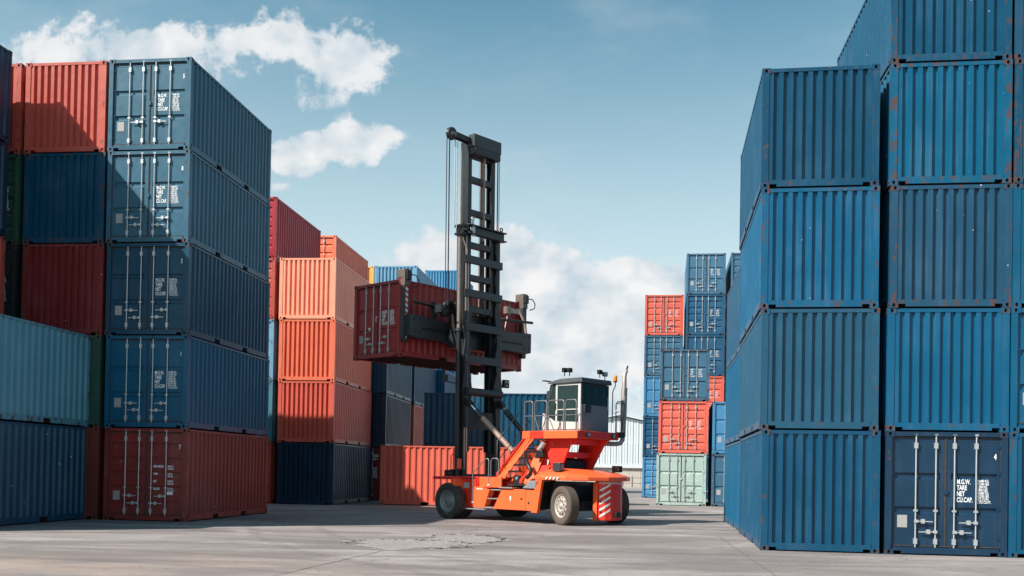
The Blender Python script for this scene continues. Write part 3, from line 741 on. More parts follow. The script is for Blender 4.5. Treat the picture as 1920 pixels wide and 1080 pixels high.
for (x, z) in ((-2.98, .74), (-3.28, .62)):
    b = MB(); b.lathe([(0, 0), (.035, 0), (.035, .02), (0, .02)], (x, 1.44, z), (0, 1, 0), 10); part('bolt', b, BLACKM)
part('rear_strut', MB().prism([(-3.60, 1.34), (-3.84, 1.34), (-3.66, .33), (-3.42, .33)], 1, 1.38, 1.50), ORANGE, bevel=.012)
part('arch_plate', MB().prism([(-3.66, 1.30), (-3.78, 1.30), (-3.60, .42), (-3.48, .42)], 1, .90, 1.375), BLACKM)
def put_text(s, size, P, mat=TXT, rz=math.pi, rx=0, parent=None, sx=.7):
    o = link('lettering', text_mesh(s, size, sx, mat, 1., 'CENTER', .006), parent or mc, P); o.rotation_euler = (rx, 0, rz); return o
put_text('9', .20, (-2.52, 1.448, .66))
part('wheel_arch', MB().prism([(-3.86, 1.28), (-5.1, 1.28), (-5.1, 1.2), (-3.95, 1.2), (-3.75, .45), (-3.62, .45)], 1, .70, .90), DARKG)
part('sill_step', MB().box(-1.52, -.45, 1.30, 1.56, .33, .365), ALU, bevel=.004)
# small non-slip lid on the box top
part('box_lid', MB().prism([(-3.05, 1.06), (-3.56, 1.06), (-3.80, 1.30), (-3.36, 1.30)], 1, 1.05, 1.50), GREYP, bevel=.01)
part('top_step', MB().box(-2.62, -2.06, 1.10, 1.50, 1.04, 1.075), ALU, bevel=.004)
# counterweight hood --------------------------------------
b = MB()
hood = [(-3.55, 1.50), (-3.80, 1.52), (-4.7, 1.42), (-5.25, 1.05), (-5.56, .45), (-5.62, 0), (-5.56, -.45), (-5.25, -1.05), (-4.7, -1.42), (-3.80, -1.52), (-3.55, -1.50)]
n = len(hood); vs = [(x, y, 1.33) for x, y in hood]+[(x, y, 1.45) for x, y in hood]+[(x*.97-.10, y*.86, 1.56 if x > -5 else 1.50) for x, y in hood]+[(-3.62, 0.7, 1.70), (-4.4, .7, 1.68), (-5.0, .45, 1.62), (-5.0, -.45, 1.62), (-4.4, -.7, 1.68), (-3.62, -.7, 1.70)]
fs = [tuple(range(n))]+[(i, i+n, (i+1)+n, i+1) for i in range(n-1)]+[(i+n, i+2*n, i+1+2*n, i+1+n) for i in range(n-1)]
o3 = 3*n
top = [(0, o3), (1, o3), (2, o3+1), (3, o3+2), (4, o3+2), (5, o3+2), (6, o3+3), (7, o3+3), (8, o3+4), (9, o3+5), (10, o3+5)]
for i in range(n-1):
    a_, b_ = top[i][1], top[i+1][1]
    f = [i+2*n, a_, b_, i+1+2*n] if a_ != b_ else [i+2*n, a_, i+1+2*n]
    fs.append(tuple(f))
fs.append((o3, o3+5, o3+4, o3+3, o3+2, o3+1)); fs.append((0, n-1, 2*n-1, 3*n-1, o3+5, o3, 2*n, n))
b.add(vs, fs)
hd = part('counterweight_hood', b, ORANGE, bevel=.02)
# the barrel-shaped counterweight
b = MB()
cwp = [(-5.08, .50), (-5.24, .50), (-5.40, .40), (-5.50, .22), (-5.53, 0), (-5.50, -.22), (-5.42, -.42), (-5.24, -.56), (-5.08, -.58)]
b.prism(cwp, 2, .15, 1.325); cwo = part('counterweight', b, RED_SHADE, bevel=.02)  # shade on its rear is put into the red colour
part('lit_side', MB().box(-5.21, -5.06, .503, .56, .14, 1.30), ORANGE, bevel=.012)  # counterweight's sunlit side, drawn as a separate orange plate
# warning stripes (flat tape a few millimetres proud)
def on_cw(p, q, off=.004):
    pass
def cw_seg(i, t0, t1, z0, z1, skew=.0, name='warning_stripe', mat=REFL):
    (x0, y0), (x1, y1) = cwp[i], cwp[i+1]; d = Vector((x1-x0, y1-y0)); nn = Vector((d.y, -d.x)).normalized()
    if nn.x > 0 and i not in (0,): nn = -nn
    def pt(t, z, o): return (x0+d.x*t+nn.x*o, y0+d.y*t+nn.y*o, z)
    vs = [pt(t0, z0, .003), pt(t1, z0+skew, .003), pt(t1, z1+skew, .003), pt(t0, z1, .003), pt(t0, z0, .007), pt(t1, z0+skew, .007), pt(t1, z1+skew, .007), pt(t0, z1, .007)]
    b = MB(); b.add(vs, [(0, 1, 2, 3), (7, 6, 5, 4), (0, 4, 5, 1), (1, 5, 6, 2), (2, 6, 7, 3), (3, 7, 4, 0)])
    part(name, b, mat, parent=cwo)
for kz in range(5): cw_seg(1, .10, .98, .24+kz*.19, .31+kz*.19, .10); cw_seg(2, .0, .80, .34+kz*.19, .41+kz*.19, .10)
for kz in range(5): cw_seg(6, .06, .94, .39+kz*.20, .47+kz*.20, -.13)
for i in range(1, 7):
    nn_ = 5
    for j in range(nn_): cw_seg(i, (j+.05)/nn_, (j+.55)/nn_, 1.235, 1.30, 0.02)
for (i, z) in ((1, .52), (1, .80), (1, 1.0)):
    pass
for z in (.42, .72, 1.0):
    b = MB(); b.lathe([(0, 0), (.03, 0), (.03, .02), (0, .02)], (-5.28, .475, z), (-.5, .85, 0), 8); part('hole_plug', b, BLACKM, parent=cwo)
b = MB(); b.box(-5.60, -5.50, -.13, .10, .24, .40); part('tow_coupling', b, BLACKM, bevel=.01)
# wheels ---------------------------------------------------
def wheel(x, y, r, wd, side, tmat, rmat, steer=0, deep=False, name='wheel'):
    e = bpy.data.objects.new(name, None); col.objects.link(e); e.parent = mc; e.location = (x, y, r-.012); e.rotation_euler = (0, 0, steer)
    ax = (0, side, 0)
    hw = wd/2; t = MB()
    t.lathe([(r*.60, -hw*.8), (r*.66, -hw), (r*.90, -hw*.98), (r*.975, -hw*.86), (r, -hw*.6), (r, hw*.6), (r*.975, hw*.86), (r*.90, hw*.98), (r*.66, hw), (r*.60, hw*.8)], (0, 0, 0), ax, 48)
    tr = link('tyre', t.mesh('tyre', tmat), e)
    # tread lugs
    lg = MB()
    for i in range(40):
        a = 2*math.pi*i/40
        for s in (-1, 1):
            c = Vector((math.cos(a)*r, s*hw*.38, math.sin(a)*r)); u = Vector((-math.sin(a), 0, math.cos(a))); n_ = Vector((math.cos(a), 0, math.sin(a)))
            lg.obox(c, u, Vector((0, 1, 0)), n_, r*.060, hw*.34, .0045)
    lo = link('tread', lg.mesh('tread', tmat), e); lo['kind'] = 'stuff'
    rm = MB(); f = hw*.80
    if deep: prof = [(r*.60, f), (r*.57, f), (r*.55, f*.2), (r*.50, -f*.1), (r*.42, f*.0), (r*.30, f*.1), (r*.27, f*.55), (r*.25, f*.70), (0, f*.72)]
    else: prof = [(r*.60, f), (r*.57, f), (r*.55, f*.7), (r*.46, f*.75), (r*.40, f*1.0), (r*.26, f*1.06), (r*.22, f*.85), (r*.12, f*.9), (r*.11, f*1.15), (0, f*1.17)]
    rm.lathe(prof, (0, 0, 0), ax, 40); rm.lathe([(r*.60, -f), (r*.5, -f*.6), (0, -f*.5)][::-1], (0, 0, 0), ax, 24)
    link('rim', rm.mesh('rim', rmat), e)
    for i in range(10):
        a = 2*math.pi*(i+.5)/10; rr = r*(.22 if deep else .34); d = f*(.62 if deep else 1.02)
        nb = MB(); nb.lathe([(.02 if not deep else .016, 0), (.02, .05), (0, .05)], (math.cos(a)*rr, side*d, math.sin(a)*rr), ax, 6, False)
        link('wheel_nut', nb.mesh('wheel_nut', rmat), e)
    if not deep:
        for i in range(10):
            a = 2*math.pi*i/10; rr = r*.43
            nb = MB(); nb.lathe([(0, 0), (.028, .0), (.028, .006), (0, .006)], (math.cos(a)*rr, side*(f*.90), math.sin(a)*rr), ax, 8, False)
            link('rim_hole', nb.mesh('rim_hole', CAV), e)  # flat dark disc: the hole's shade put into colour
    return e
wheel(0, 1.60, .585, .34, 1, RUBBER, RIMG, deep=True); wheel(0, 1.18, .585, .32, 1, RUBBER, RIMG, deep=True)
wheel(0, -1.60, .585, .34, -1, RUBBER, RIMG, deep=True); wheel(0, -1.18, .585, .32, -1, RUBBER, RIMG, deep=True)
wheel(-4.54, 1.24, .585, .36, 1, RUBBERD, RIMW, steer=R(-19)); wheel(-4.54, -1.24, .585, .36, -1, RUBBERD, RIMW, steer=R(-19))
# stairs ---------------------------------------------------
# the stairs climb from the left flank towards the middle of the machine
def slope_plate(nm, x0, x1, ya, za, yb, zb, th, mat, bevel=.006):
    b = MB(); b.prism([(ya, za), (yb, zb), (yb, zb-th), (ya, za-th)], 0, x0, x1); return part(nm, b, mat, bevel=bevel)
slope_plate('stair_stringer', -1.79, -2.12, 1.27, 1.40, -.24, 2.82, .06, ORANGE)
slope_plate('stringer_lip', -1.72, -1.785, 1.27, 1.50, -.24, 2.92, .18, RED_SHADE)  # lip's shaded inner side put into the red colour
slope_plate('stair_soffit', -2.13, -2.66, 1.02, 1.30, -.24, 2.46, .04, ORANGE)
for i in range(6):
    y = 1.06-i*.235; z = 1.56+i*.212
    b = MB(); b.box(-2.125, -2.66, y-.16, y+.10, z-.025, z+.015)
    for j in range(7): b.box(-2.16-j*.07, -2.195-j*.07, y+.07, y+.10, z+.015, z+.04)
    part('stair_tread', b, BLACKM)
    b = MB(); b.prism([(y+.10, z-.03), (y-.20, z-.03), (y-.03, z-.20)], 0, -2.40, -2.66); part('stair_riser', b, ORANGE, bevel=.004)
slope_plate('stair_cheek', -2.67, -2.78, 1.22, 1.30, -.1, 2.52, .10, RED_SHADE)
slope_plate('hood_slope', -2.80, -3.20, 1.16, 1.24, .72, 2.02, .06, ORANGE)
slope_plate('hood_slope', -3.22, -3.55, 1.16, 1.30, .78, 1.78, .06, RED_SHADE)
# panels beneath the stairs
b = MB(); b.prism([(-2.18, 1.10), (-3.10, 1.10), (-3.80, 1.36), (-3.90, 1.66), (-4.34, 2.60), (-3.30, 2.60)], 1, .62, .70); part('support_leg', b, RED_SHADE, bevel=.012)
b = MB(); b.prism([(-3.05, 1.38), (-3.86, 1.40), (-3.92, 1.66), (-3.40, 1.66)], 1, .70, .76); part('gusset_plate', b, ORANGE, bevel=.008)
put_text('9', .22, (-3.44, .772, 1.80))
b = MB(); b.prism([(-3.30, 1.30), (-3.85, 1.30), (-4.05, 1.66), (-4.50, 2.40), (-4.74, 2.60), (-3.60, 2.60)], 1, -.70, -.60); part('support_leg', b, RED_SHADE, bevel=.012)
part('cross_bar', MB().box(-4.10, -3.98, -.6, .62, 2.02, 2.20), RED_SHADE, bevel=.01); part('cross_bar', MB().box(-4.40, -4.2, -.6, .62, 2.42, 2.60), RED_SHADE, bevel=.01)
# engine block and hoses under the cab
b = MB(); b.box(-3.6, -2.3, -.52, .50, 1.40, 2.0); b.box(-3.4, -2.6, -.4, .3, 2.0, 2.2); b.tube([(-3.9, -.3, 1.85), (-3.3, -.3, 1.95), (-2.7, -.1, 2.2)], .13, 12); b.box(-3.95, -3.62, -.5, .5, 1.7, 1.95)
part('engine', b, BLACKM, bevel=.02)
b = MB(); b.tube([(-2.86, 1.12, 1.90), (-3.04, 1.24, 1.78), (-3.20, 1.28, 1.62), (-3.18, 1.28, 1.50), (-3.02, 1.26, 1.38)], .065, 12); part('intake_hose', b, BLACKM)
b = MB(); b.tube([(-3.14, .84, 2.24), (-3.36, .84, 2.50)], .085, 14); part('air_filter', b, GALV)
b = MB(); b.prism([(-3.06, 1.98), (-3.40, 2.04), (-3.34, 2.24), (-3.14, 2.26)], 1, .74, .96); part('filter_boot', b, BLACKM, bevel=.02)
b = MB(); b.lathe([(0, 0), (.17, 0), (.22, .12), (.17, .26), (0, .26)], (-2.35, 1.0, 1.28), (-1, 0, 0), 12); part('battery_cover', b, BLACKM)
b = MB(); b.box(-2.95, -2.20, .95, 1.25, 1.12, 1.17); b.box(-2.8, -2.4, .99, 1.2, 1.17, 1.24); part('valve_tray', b, BLACKM, bevel=.01)
# small boxes on the hood
b = MB(); b.box(-4.32, -4.02, 1.02, 1.24, 1.60, 1.86); part('flasher_box', b, DARKG, bevel=.015); b = MB(); b.box(-4.325, -4.321, 1.05, 1.21, 1.64, 1.82); part('flasher_lens', b, GREYP)
b = MB(); b.box(-5.20, -5.02, -.72, -.40, 1.60, 1.80); part('rear_lamp', b, BLACKM, bevel=.02); b = MB(); b.box(-5.206, -5.201, -.52, -.46, 1.65, 1.75); part('lamp_lens', b, AMBER)
for j in range(4):
    b = MB(); b.prism([(-4.00-j*.13, 1.36), (-4.06-j*.13, 1.36), (-4.09-j*.13, 1.42), (-4.03-j*.13, 1.42)], 1, 1.49-.014*j, 1.53-.014*j); part('warning_stripe', b, REFL, parent=hd)
for j in range(4):
    b = MB(); b.prism([(-1.05-j*.07, .97), (-1.09-j*.07, .97), (-1.12-j*.07, 1.02), (-1.08-j*.07, 1.02)], 1, 1.461, 1.465); part('warning_stripe', b, REFL)
# platform -------------------------------------------------
b = MB(); b.box(-4.76, -2.72, -1.00, 1.00, 2.815, 2.835); b.box(-2.719, -1.80, -1.0, -.26, 2.80, 2.83)
b.box(-4.78, -2.58, .96, 1.02, 2.60, 2.832); b.box(-4.78, -4.72, -1.02, .959, 2.60, 2.832); b.box(-2.76, -2.70, -.2, .959, 2.64, 2.832); b.box(-4.719, -1.80, -1.02, -1.001, 2.60, 2.832)
pf = part('platform', b, ORANGE, bevel=.008)
part('platform_rear_edge', MB().box(-4.80, -4.785, -1.02, 1.02, 2.61, 2.82), RED_SHADE)
part('platform_red_panel', MB().box(-3.45, -2.90, 1.022, 1.03, 2.61, 2.825), RED_SHADE)
for y in (.55, -.72):
    b = MB(); b.box(-4.86, -4.805, y-.07, y+.07, 2.66, 2.79); o = part('work_lamp', b, DARKG, bevel=.01); b = MB(); b.box(-4.866, -4.861, y-.05, y+.05, 2.68, 2.77); part('lamp_lens', b, LENS, parent=o)
b = MB(); b.box(-4.92, -4.66, -1.20, -1.03, 2.68, 2.86); part('battery_box', b, BLACKM, bevel=.02)
# cab ------------------------------------------------------
cb = bpy.data.objects.new('cab', None); col.objects.link(cb); cb.parent = mc
CZ = 2.85; cl, cr = .56, -.84; cr_ = -4.52
def sub(name, mb, mat, bevel=0): return part(name, mb, mat, parent=cb, bevel=bevel)
# left side outline: door frame with windscreen rake
b = MB()
zt = 4.30; zw = 3.52
def q(y0, y1):   # left wall built as a frame around glass
    b.prism([(-2.98, CZ), (cr_, CZ), (cr_, CZ+.26), (-3.50, CZ+.30), (-3.02, CZ+.56)], 1, y0, y1)   # sill
    b.prism([(cr_, CZ+.261), (cr_+.10, CZ+.261), (cr_+.10, zt), (cr_, zt)], 1, y0, y1)      # rear post
    b.prism([(-3.53, CZ+.305), (-3.60, CZ+.301), (-3.60, zt), (-3.53, zt)], 1, y0, y1)      # door front post
    b.box(cr_+.101, -3.601, y0, y1, zt-.06, zt)
    b.box(cr_+.101, -3.601, y0, y1, zw-.03, zw)
q(cl-.05, cl); sub('cab_frame', b, CREAM, bevel=.006)
b = MB(); b.prism([(cr_+.10, CZ+.25), (-3.60, CZ+.29), (-3.60, zt-.05), (cr_+.10, zt-.05)], 1, cl-.035, cl-.02); sub('door_glass', b, GLASS)
b = MB(); b.prism([(-3.04, CZ+.57), (-3.53, CZ+.31), (-3.53, zt), (-3.30, zt)], 1, cl-.035, cl-.02); sub('side_glass', b, GLASS)
b = MB(); b.obox((-3.25, (cl+cr)/2, CZ+.92), Vector((-.26, 0, 1)).normalized(), (0, 1, 0), Vector((1, 0, .26)).normalized(), .56, .66, .008); sub('windscreen', b, GLASS)
b = MB(); b.box(-3.14, -2.98, cr, cl-.051, CZ, CZ+.40); sub('front_sill', b, CREAM, bevel=.01)
for y in (cl-.03, cr+.03):
    b = MB(); b.beam((-3.10, y, CZ+.40), (-3.42, y, zt), .05, .05); sub('windscreen_post', b, DARKG)
# right wall
b = MB(); b.box(cr_, -3.0, cr, cr+.05, CZ, CZ+.5); b.box(cr_, cr_+.1, cr, cr+.05, CZ+.501, zt); b.box(cr_+.101, -3.5, cr, cr+.05, zt-.08, zt); sub('right_wall', b, DARKG)
b = MB(); b.prism([(cr_+.1, CZ+.5), (-3.14, CZ+.5), (-3.42, zt-.08), (cr_+.1, zt-.08)], 1, cr+.02, cr+.03); sub('side_glass', b, GLASS)
# rear wall: grey lower panel, dark window above
b = MB(); b.box(cr_-.02, cr_+.03, cr+.002, cl-.03, CZ, CZ+.80); sub('rear_panel', b, GREYP, bevel=.012)
b = MB(); b.box(cr_-.01, cr_+.02, cr+.002, cr+.07, CZ+.801, zt); b.box(cr_-.01, cr_+.02, cl-.10, cl-.052, CZ+.801, zt); b.box(cr_-.01, cr_+.02, cr+.071, cl-.101, zt-.07, zt); b.box(cr_-.01, cr_+.02, cr+.071, cl-.101, CZ+.801, CZ+.84); sub('rear_window_frame', b, DARKG)
b = MB(); b.box(cr_-.002, cr_+.008, cr+.06, cl-.09, CZ+.82, zt-.06); sub('rear_window', b, GLASS)
b = MB(); b.box(cr_-.09, cr_-.021, cl-.42, cl-.10, CZ+.56, CZ+.80); sub('vent_box', b, DARKG, bevel=.015)
b = MB(); b.box(cr_-.05, cr_-.021, cr+.05, cr+.08, CZ+.7, CZ+1.1); sub('grab_handle', b, GALV)
# roof
b = MB(); b.prism([(-3.20, zt+.03), (-3.30, zt+.07), (-3.75, zt+.16), (cr_-.06, zt+.17), (cr_-.10, zt+.02), (-3.42, zt+.0)], 1, cr-.05, cl+.06); sub('roof', b, ROOFG, bevel=.02)
b = MB(); b.box(-3.26, -3.14, cl-.1, cl+.22, zt+.09, zt+.12); sub('roof_bracket', b, DARKG)
b = MB(); b.box(-3.30, -3.16, cl-.03, cl-.0, CZ+.95, CZ+1.25); sub('wiper_motor', b, DARKG)
# interior: seat, console, steering wheel, floor
b = MB(); b.box(cr_+.05, -3.15, cr+.06, cl-.06, CZ+.002, CZ+.02); sub('cab_floor', b, DARKG)
b = MB(); b.box(-4.15, -3.70, -.40, .10, CZ+.38, CZ+.52); b.box(-4.25, -4.12, -.38, .08, CZ+.5, CZ+1.15); b.box(-4.22, -4.12, -.26, -.04, CZ+1.16, CZ+1.34); b.box(-4.05, -3.8, -.3, 0, CZ+.02, CZ+.38); sub('seat', b, DARKG, bevel=.03)
b = MB(); b.beam((-3.30, -.15, CZ+.02), (-3.42, -.15, CZ+.72), .12, .12)
ring = [(-3.46+.17*math.cos(a)*.35, -.15+.19*math.sin(a), CZ+.76+.19*math.cos(a)*.3) for a in [i*math.pi/10 for i in range(21)]]; b.tube(ring, .016, 6); sub('steering_column', b, DARKG)
# door handle and mirror
b = MB(); b.box(-3.56, -3.50, cl, cl+.035, CZ+.66, CZ+.86); sub('door_handle', b, BLACKM, bevel=.008)
# roof lamps, beacon
def lamp(x, y, z, fx, nm='roof_lamp', s=.1):
    b = MB(); b.box(x-.05, x+.05, y-s, y+s, z-s*.8, z+s*.8); b.tube([(x, y, z-s*.8), (x, y, z-s*.8-.12)], .018, 6)
    o = part(nm, b, BLACKM, bevel=.015); b = MB(); b.box(x+fx*.051, x+fx*.056, y-s*.8, y+s*.8, z-s*.6, z+s*.6); part('lamp_lens', b, LENS, parent=o); return o
lamp(-3.74, .40, zt+.44, 1, s=.085); lamp(-3.86, .30, zt+.44, 1, s=.085); lamp(-4.42, -.50, zt+.42, 1, s=.085); lamp(-4.50, -.66, zt+.36, -1, s=.085)
b = MB(); b.tube([(-4.62, -.92, 3.15), (-4.62, -.92, 4.12), (-4.60, -1.02, 4.24), (-4.58, -1.10, 4.30), (-4.58, -1.10, 4.44)], .017, 8)
bp = part('beacon_post', b, TUBE); b = MB(); b.lathe([(0, .0), (.06, 0), (.06, .04), (.055, .04)], (-4.58, -1.10, 4.44), (0, 0, 1), 14); part('beacon_base', b, BLACKM, parent=bp)
b = MB(); b.lathe([(.062, 0), (.062, .13), (.05, .17), (0, .18)], (-4.58, -1.10, 4.485), (0, 0, 1), 16); part('beacon_lens', b, AMBER, parent=bp)
# exhaust --------------------------------------------------
b = MB(); b.tube([(-4.05, -.55, 2.52), (-4.35, -1.0, 2.50), (-4.50, -1.32, 2.50), (-4.55, -1.46, 2.53), (-4.57, -1.53, 2.62), (-4.58, -1.55, 2.78)], .075, 14)
b.tube([(-4.58, -1.55, 2.74), (-4.58, -1.56, 3.30)], .085, 14); b.tube([(-4.58, -1.56, 3.25), (-4.58, -1.58, 4.30)], .10, 14); b.tube([(-4.58, -1.58, 4.26), (-4.58, -1.58, 4.66), (-4.57, -1.62, 4.76), (-4.57, -1.70, 4.86)], .07, 14, rs=[.075, .07, .065, .055])
b.beam((-4.57, -1.66, 4.82), (-4.57, -1.76, 5.02), .01, .09)
part('exhaust_stack', b, PIPE)
# hand rails ----------------------------------------------
RR = .019
def rail(pts, nm='hand_rail', r=RR, mat=TUBE):
    b = MB(); b.tube(pts, r, 8); return part(nm, b, mat)
def hoop(x0, x1, y, z0, z1, c=.07):
    s = 1 if x1 > x0 else -1
    return [(x0, y, z0), (x0, y, z1-c), (x0+s*c*.4, y, z1-c*.25), (x0+s*c, y, z1), (x1-s*c, y, z1), (x1-s*c*.4, y, z1-c*.25), (x1, y, z1-c), (x1, y, z0)]
zp = 2.84
for (a, c) in ((-2.64, -2.98), (-3.06, -3.56), (-3.62, -4.24), (-4.30, -4.72)): 
    rail(hoop(a, c, 1.0, zp, zp+.92)); rail([(a, 1.0, zp+.46), (c, 1.0, zp+.46)], r=.014)
for (a, c, zz) in ((-3.06, -3.26, .46), (-3.56, -3.36, .46), (-3.62, -3.86, .46), (-4.24, -4.0, .46)): rail([(a, 1.0, zp+zz), (c, 1.0, zp)], r=.015)
rail([(-2.64, 1.0, zp+.90), (-2.64, .3, zp+.90), (-2.64, .3, zp)])
# stair rails
rail([(-1.70, 1.22, 1.40), (-1.70, 1.22, 2.52), (-1.70, -.22, 3.88), (-1.70, -.30, 3.88), (-1.70, -.30, 2.84)], r=.016, mat=BLACKM); rail([(-1.70, 1.22, 1.85), (-1.70, -.28, 3.26)], r=.014, mat=BLACKM)
rail([(-2.70, 1.06, 1.60), (-2.70, 1.06, 2.30), (-2.70, .2, 3.10)], r=.014, mat=BLACKM)
rail([(-.90, 1.48, .58), (-.90, 1.48, 1.50), (-1.10, 1.40, 1.74), (-1.34, 1.34, 1.96), (-1.42, 1.34, 1.96), (-1.46, 1.34, 1.90), (-1.46, 1.34, 1.14)])
rail([(-1.52, 1.30, 1.40), (-1.52, 1.30, 1.90), (-1.56, 1.28, 1.97), (-1.74, 1.25, 1.97), (-1.80, 1.24, 1.90), (-1.80, 1.24, 1.20)])
for (x, y, z) in ((-.90, 1.48, .58), (-1.46, 1.36, 1.14)): b = MB(); b.lathe([(0, 0), (.045, 0), (.045, .06), (0, .06)], (x, y-.06, z-.03), (0, 1, 0), 10); part('rail_foot', b, GALV)
# rear right rails by the exhaust
rail([(-4.70, -1.0, zp), (-4.70, -1.0, zp+.90), (-4.72, -1.06, zp+.98), (-4.72, -1.34, zp+.98), (-4.72, -1.42, zp+.90), (-4.70, -1.34, zp+.05)]); rail([(-4.72, -1.0, zp+.48), (-4.72, -1.40, zp+.48)], r=.014); rail([(-4.72, -1.0, zp+.92), (-4.72, -1.42, zp+.92)], r=.014)
rail([(-4.72, -1.06, zp+.42), (-4.72, -1.22, zp+.40), (-4.72, -1.32, zp+.05)], r=.015)
# front corner: head lamp pod, marker plate on a bent bracket
b = MB(); b.box(.55, .70, 1.02, 1.24, 1.38, 1.58); b.box(.50, .66, .90, 1.0, 1.38, 1.60); o = part('head_lamp', b, BLACKM, bevel=.02)
b = MB(); b.lathe([(0, 0), (.07, 0), (.07, .02)], (.55, 1.13, 1.48), (-1, 0, 0), 14); part('lamp_lens', b, LENS, parent=o)
rail([(.36, 1.26, 1.40), (.36, 1.26, 2.06), (.34, 1.22, 2.10), (.20, 1.10, 2.02), (.15, 1.08, 1.95)], r=.015, mat=BLACKM)
b = MB(); b.box(.10, .20, 1.0, 1.16, 1.60, 1.96); part('side_mirror', b, ORANGE, bevel=.04)
# ------------------------------------------------------------ mast
def ms(v):     # the mast stands a touch off plumb, as in the yard
    x, y, z = v; return (x, y+.012*(z-1.4), z)
def mpart(name, mb, mat, bevel=0, parent=None):
    mb.xf(lambda x, y, z: ms((x, y, z))); return part(name, mb, mat, parent=parent, bevel=bevel)
for s in (-1, 1):
    b = MB(); b.box(.22, .62, s*.66, s*.70, .95, 9.6); b.box(.22, .26, s*.66, s*.86, .95, 9.6); b.box(.58, .62, s*.66, s*.84, .95, 9.6)
    mpart('outer_mast_rail', b, BLACKM, bevel=.006)
    b = MB(); b.box(.30, .56, s*.60, s*.655, 2.2, 12.75); b.box(.30, .34, s*.48, s*.60, 2.2, 12.75); b.box(.52, .56, s*.48, s*.60, 2.2, 12.75)
    mpart('inner_mast_rail', b, BLACKM, bevel=.006)
    # scalloped rear gusset of the outer mast
    z_ = [3.0, 3.55, 3.9, 4.25, 4.6, 4.95, 5.4, 5.95, 6.3, 6.6, 6.9]; w_ = [.84, .86, .93, .95, .93, .86, .95, .86, .95, .92, .85]
    b = MB(); pts = [(s*w, z) for z, w in zip(z_, w_)]+[(s*.55, 6.9), (s*.62, 6.5), (s*.68, 5.9), (s*.58, 5.4), (s*.68, 4.9), (s*.55, 4.5), (s*.50, 4.2), (s*.62, 3.7), (s*.66, 3.0)]
    b.prism(pts, 0, .14, .21); mpart('mast_gusset', b, BLACKM, bevel=.006)
for z in (8.63, 7.50, 6.38, 5.29): b = MB(); b.box(.10, .22, -.88, .86, z-.13, z+.13); mpart('outer_crossbar', b, DARKG, bevel=.015)
b = MB(); b.tube([(.12, -.86, 4.20), (.12, .80, 4.20)], .14, 16); mpart('outer_crossbar', b, DARKG)
b = MB(); b.box(-.02, .22, -.95, .88, 9.46, 9.50); b.box(.10, .14, -.93, .86, 9.50, 9.74); b.box(-.02, .22, -.95, .88, 9.74, 9.78); mpart('outer_head_beam', b, DARKG, bevel=.008)
b = MB(); b.box(.20, .30, -.66, .66, 2.95, 3.55); mpart('base_plate', b, BLACKM, bevel=.01)
b = MB(); b.box(.20, .62, -.86, .86, .80, 1.45); mpart('mast_foot', b, BLACKM, bevel=.02)
for z in (11.40, 10.28, 9.18, 8.08, 7.0, 12.25): b = MB(); b.box(.31, .50, -.59, .59, z-.10, z+.10); mpart('inner_crossbar', b, DARKG, bevel=.012)
# right inside stays lit through the ladder: the front web of the far rail
b = MB(); b.box(.74, .80, -.62, -.38, 6.6, 12.3); mpart('far_rail_web', b, BROWNST)
# head
b = MB(); b.box(.02, .30, -.66, .66, 12.42, 12.84); mpart('head_beam', b, DARKG, bevel=.015)
b = MB(); b.box(.02, .60, -.62, .62, 12.18, 12.42); mpart('head_plate', b, BLACKM, bevel=.01)
b = MB(); b.beam((.36, .62, 12.66), (.36, 1.42, 12.70), .10, .24); b.beam((.20, .62, 12.62), (.20, 1.36, 12.66), .05, .18); mpart('head_arm', b, BLACKM, bevel=.01)
b = MB(); b.lathe([(0, -.07), (.20, -.07), (.21, -.05), (.17, -.03), (.17, .03), (.21, .05), (.20, .07), (0, .07)], (.36, 1.40, 12.70), (1, 0, 0), 24); mpart('hose_sheave', b, DARKG)
b = MB(); b.lathe([(0, -.09), (.08, -.09), (.08, .09), (0, .09)], (.36, 1.40, 12.70), (1, 0, 0), 12); mpart('sheave_bolt', b, BROWNST)
# lift chains and hoses
b = MB()
for i in range(56):
    z = 9.65+i*.048; b.box(.16, .20, -.0-(.03 if i % 2 else .022), .0+(.03 if i % 2 else .022), z, z+.040)
o = mpart('lift_chain', b, CYLO); o['kind'] = 'stuff'
for (x, y, z0, z1, r, m_) in ((.36, 1.60, 7.0, 12.70, .016, BLACKM), (.36, 1.48, 7.0, 12.62, .022, BLACKM), (.36, 1.22, 9.6, 12.6, .018, GALV), (.36, 1.12, 9.6, 12.5, .016, GALV), (.30, -.78, 9.8, 12.4, .022, DARKG), (.30, -.86, 9.8, 12.3, .012, BLACKM)):
    b = MB(); b.tube([(x, y, z0), (x, y, z1)], r, 6); mpart('hoist_line', b, m_)
# lift cylinders
b = MB(); b.tube([(.34, .98, 1.3), (.34, .98, 6.25)], .085, 16); mpart('lift_cylinder', b, BLACKM)
b = MB(); b.tube([(.34, .98, 6.20), (.34, .98, 6.30)], .12, 14); mpart('cylinder_gland', b, DARKG)
b = MB(); b.tube([(.34, .98, 6.30), (.34, .98, 9.45)], .07, 16); mpart('lift_rod', b, BROWNST)
b = MB(); b.tube([(.34, .92, 9.45), (.34, .92, 12.5)], .045, 12); mpart('lift_rod', b, BROWNST)
b = MB(); b.tube([(.34, -.98, 1.3), (.34, -.98, 6.25)], .085, 14); mpart('lift_cylinder', b, BLACKM)
b = MB(); b.tube([(.20, .80, 1.6), (.20, .80, 9.4)], .035, 10); mpart('guide_tube', b, BROWNST)
b = MB(); b.tube([(.16, .74, 2.2), (.16, .74, 8.5)], .022, 8); b.tube([(.16, .74, 8.5), (.10, .86, 8.9), (.16, 1.02, 9.3)], .02, 8); mpart('hydraulic_line', b, PIPE)
